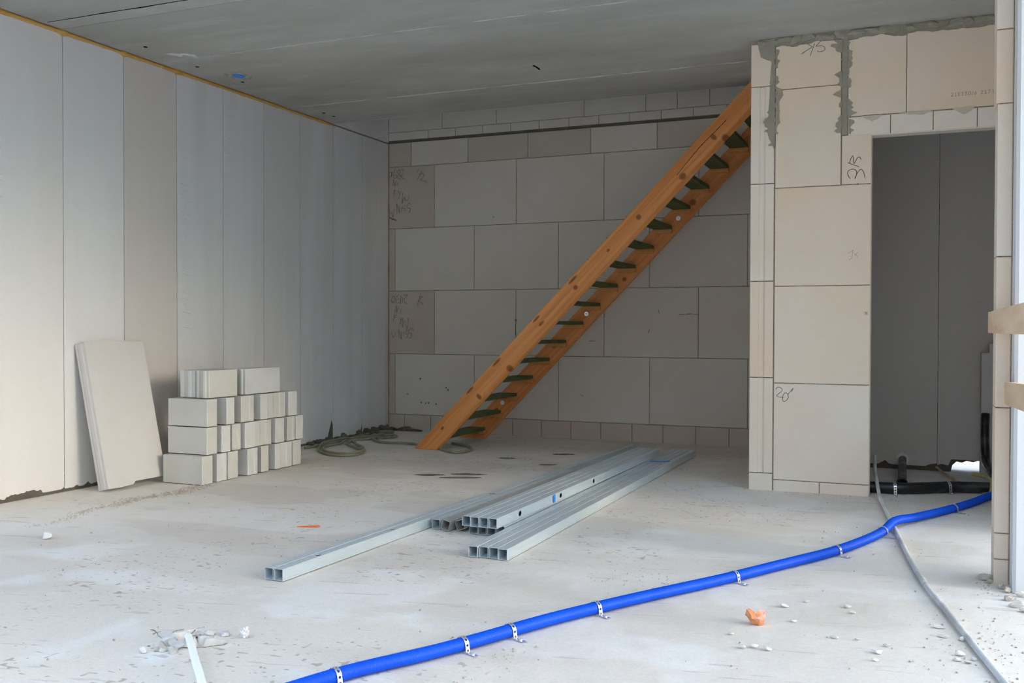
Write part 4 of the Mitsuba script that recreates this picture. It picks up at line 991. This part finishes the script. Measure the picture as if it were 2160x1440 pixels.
# loose grit: trails nobody could count
r_ = np.random.default_rng(77)
TR = [(0.653, -4.764), (0.674, -4.488), (0.611, -4.267), (0.644, -4.128), (0.596, -3.935), (0.642, -3.793), (0.654, -3.604), (0.63, -3.36)]
tp = smooth_path([(a, b, 0) for a, b in TR], 0.01)
gr = []


def grain(x, y, s):
    if np.min(np.hypot(path[::20, 0] - x, path[::20, 1] - y)) < 0.07 or np.min(np.hypot(crp[:, 0] - x, crp[:, 1] - y)) < 0.022 or (2.3 < x < 3.26 and -5.2 < y < -0.4): return
    q = trimesh.creation.icosphere(subdivisions=0, radius=1.0)
    q.vertices *= np.array([1, 0.8, 0.55]) * s * (0.7 + 0.6 * r_.random((12, 3)))
    a = r_.random() * 6.28
    q.apply_transform(trimesh.transformations.rotation_matrix(a, [0, 0, 1])); q.apply_translation([x, y, s * 0.25]); gr.append(q)


for i in range(520):
    t = r_.random() ** 0.7
    b = tp[int(t * (len(tp) - 1))]
    w = 0.025 + 0.035 * t
    grain(b[0] + w * r_.normal() * 0.7, b[1] + 0.02 * r_.normal(), 0.003 + 0.006 * r_.random() * t)
add('grit_trail', trimesh.util.concatenate(gr), 'mat_grit', 'trail of loose sandy grit on the floor in front of the block stack', 'grit', kind='stuff')
gr = []
for i in range(700):
    c = [(4.98, -5.0, .12, .22), (4.97, -4.85, .09, .3), (4.60, -2.2, .25, .2), (3.75, -4.55, .12, .08), (3.55, -5.62, .1, .12), (4.62, -3.35, .15, .2), (5.09, -4.1, .04, .1), (4.2, -2.2, .4, .05)][i % 8]
    grain(c[0] + c[2] * r_.normal(), c[1] + c[3] * r_.normal(), 0.0015 + 0.0035 * r_.random() ** 2)
gr = [q for q in gr if q.vertices[:, 0].max() < 5.06 or q.vertices[:, 1].max() < -4.22]
gr = [q for q in gr if not (q.vertices[:, 1].max() > -2.14 and q.vertices[:, 0].min() < 4.54)]
add('floor_grit', trimesh.util.concatenate(gr), 'mat_grit', 'scattered sandy grit on the floor near the conduits', 'grit', kind='stuff')
gr = []
for i in range(380):
    x, y = 0.9 + 3.9 * r_.random(), -6.2 + 4.6 * r_.random()
    grain(x, y, 0.0015 + 0.004 * r_.random() ** 3)
add('dark_crumbs', trimesh.util.concatenate(gr), 'mat_mortar_smear', 'small dark crumbs strewn all over the floor', 'crumbs', kind='stuff')
# dark scuffs: dried mortar drips lying on the floor
DM = [((1.724, -2.424), .09, .014), ((1.945, -2.303), .11, .012), ((1.964, -2.455), .12, .013), ((1.876, -1.439), .06, .012), ((2.2, -1.051), .08, .014), ((2.287, -1.651), .06, .010)]
rk_ = ranks([p for p, _, _ in DM])
for i, ((x, y), a, b) in enumerate(DM):
    q = trimesh.creation.icosphere(subdivisions=3, radius=1.0)
    q.vertices *= np.array([a, b * 2.2, 0.004]) * (0.6 + 0.9 * meshkit.fbm(q.vertices * 3 + i, 3, i)[:, None])
    q.apply_transform(trimesh.transformations.rotation_matrix(0.25 + 0.2 * r_.random(), [0, 0, 1])); q.apply_translation([x, y, 0.0])
    add('mortar_drip', q, 'mat_scuff', f'{rk_[i]} of the thin dark mortar drips dried on the floor behind the studs', 'mortar drip', 'dark drips on the floor')
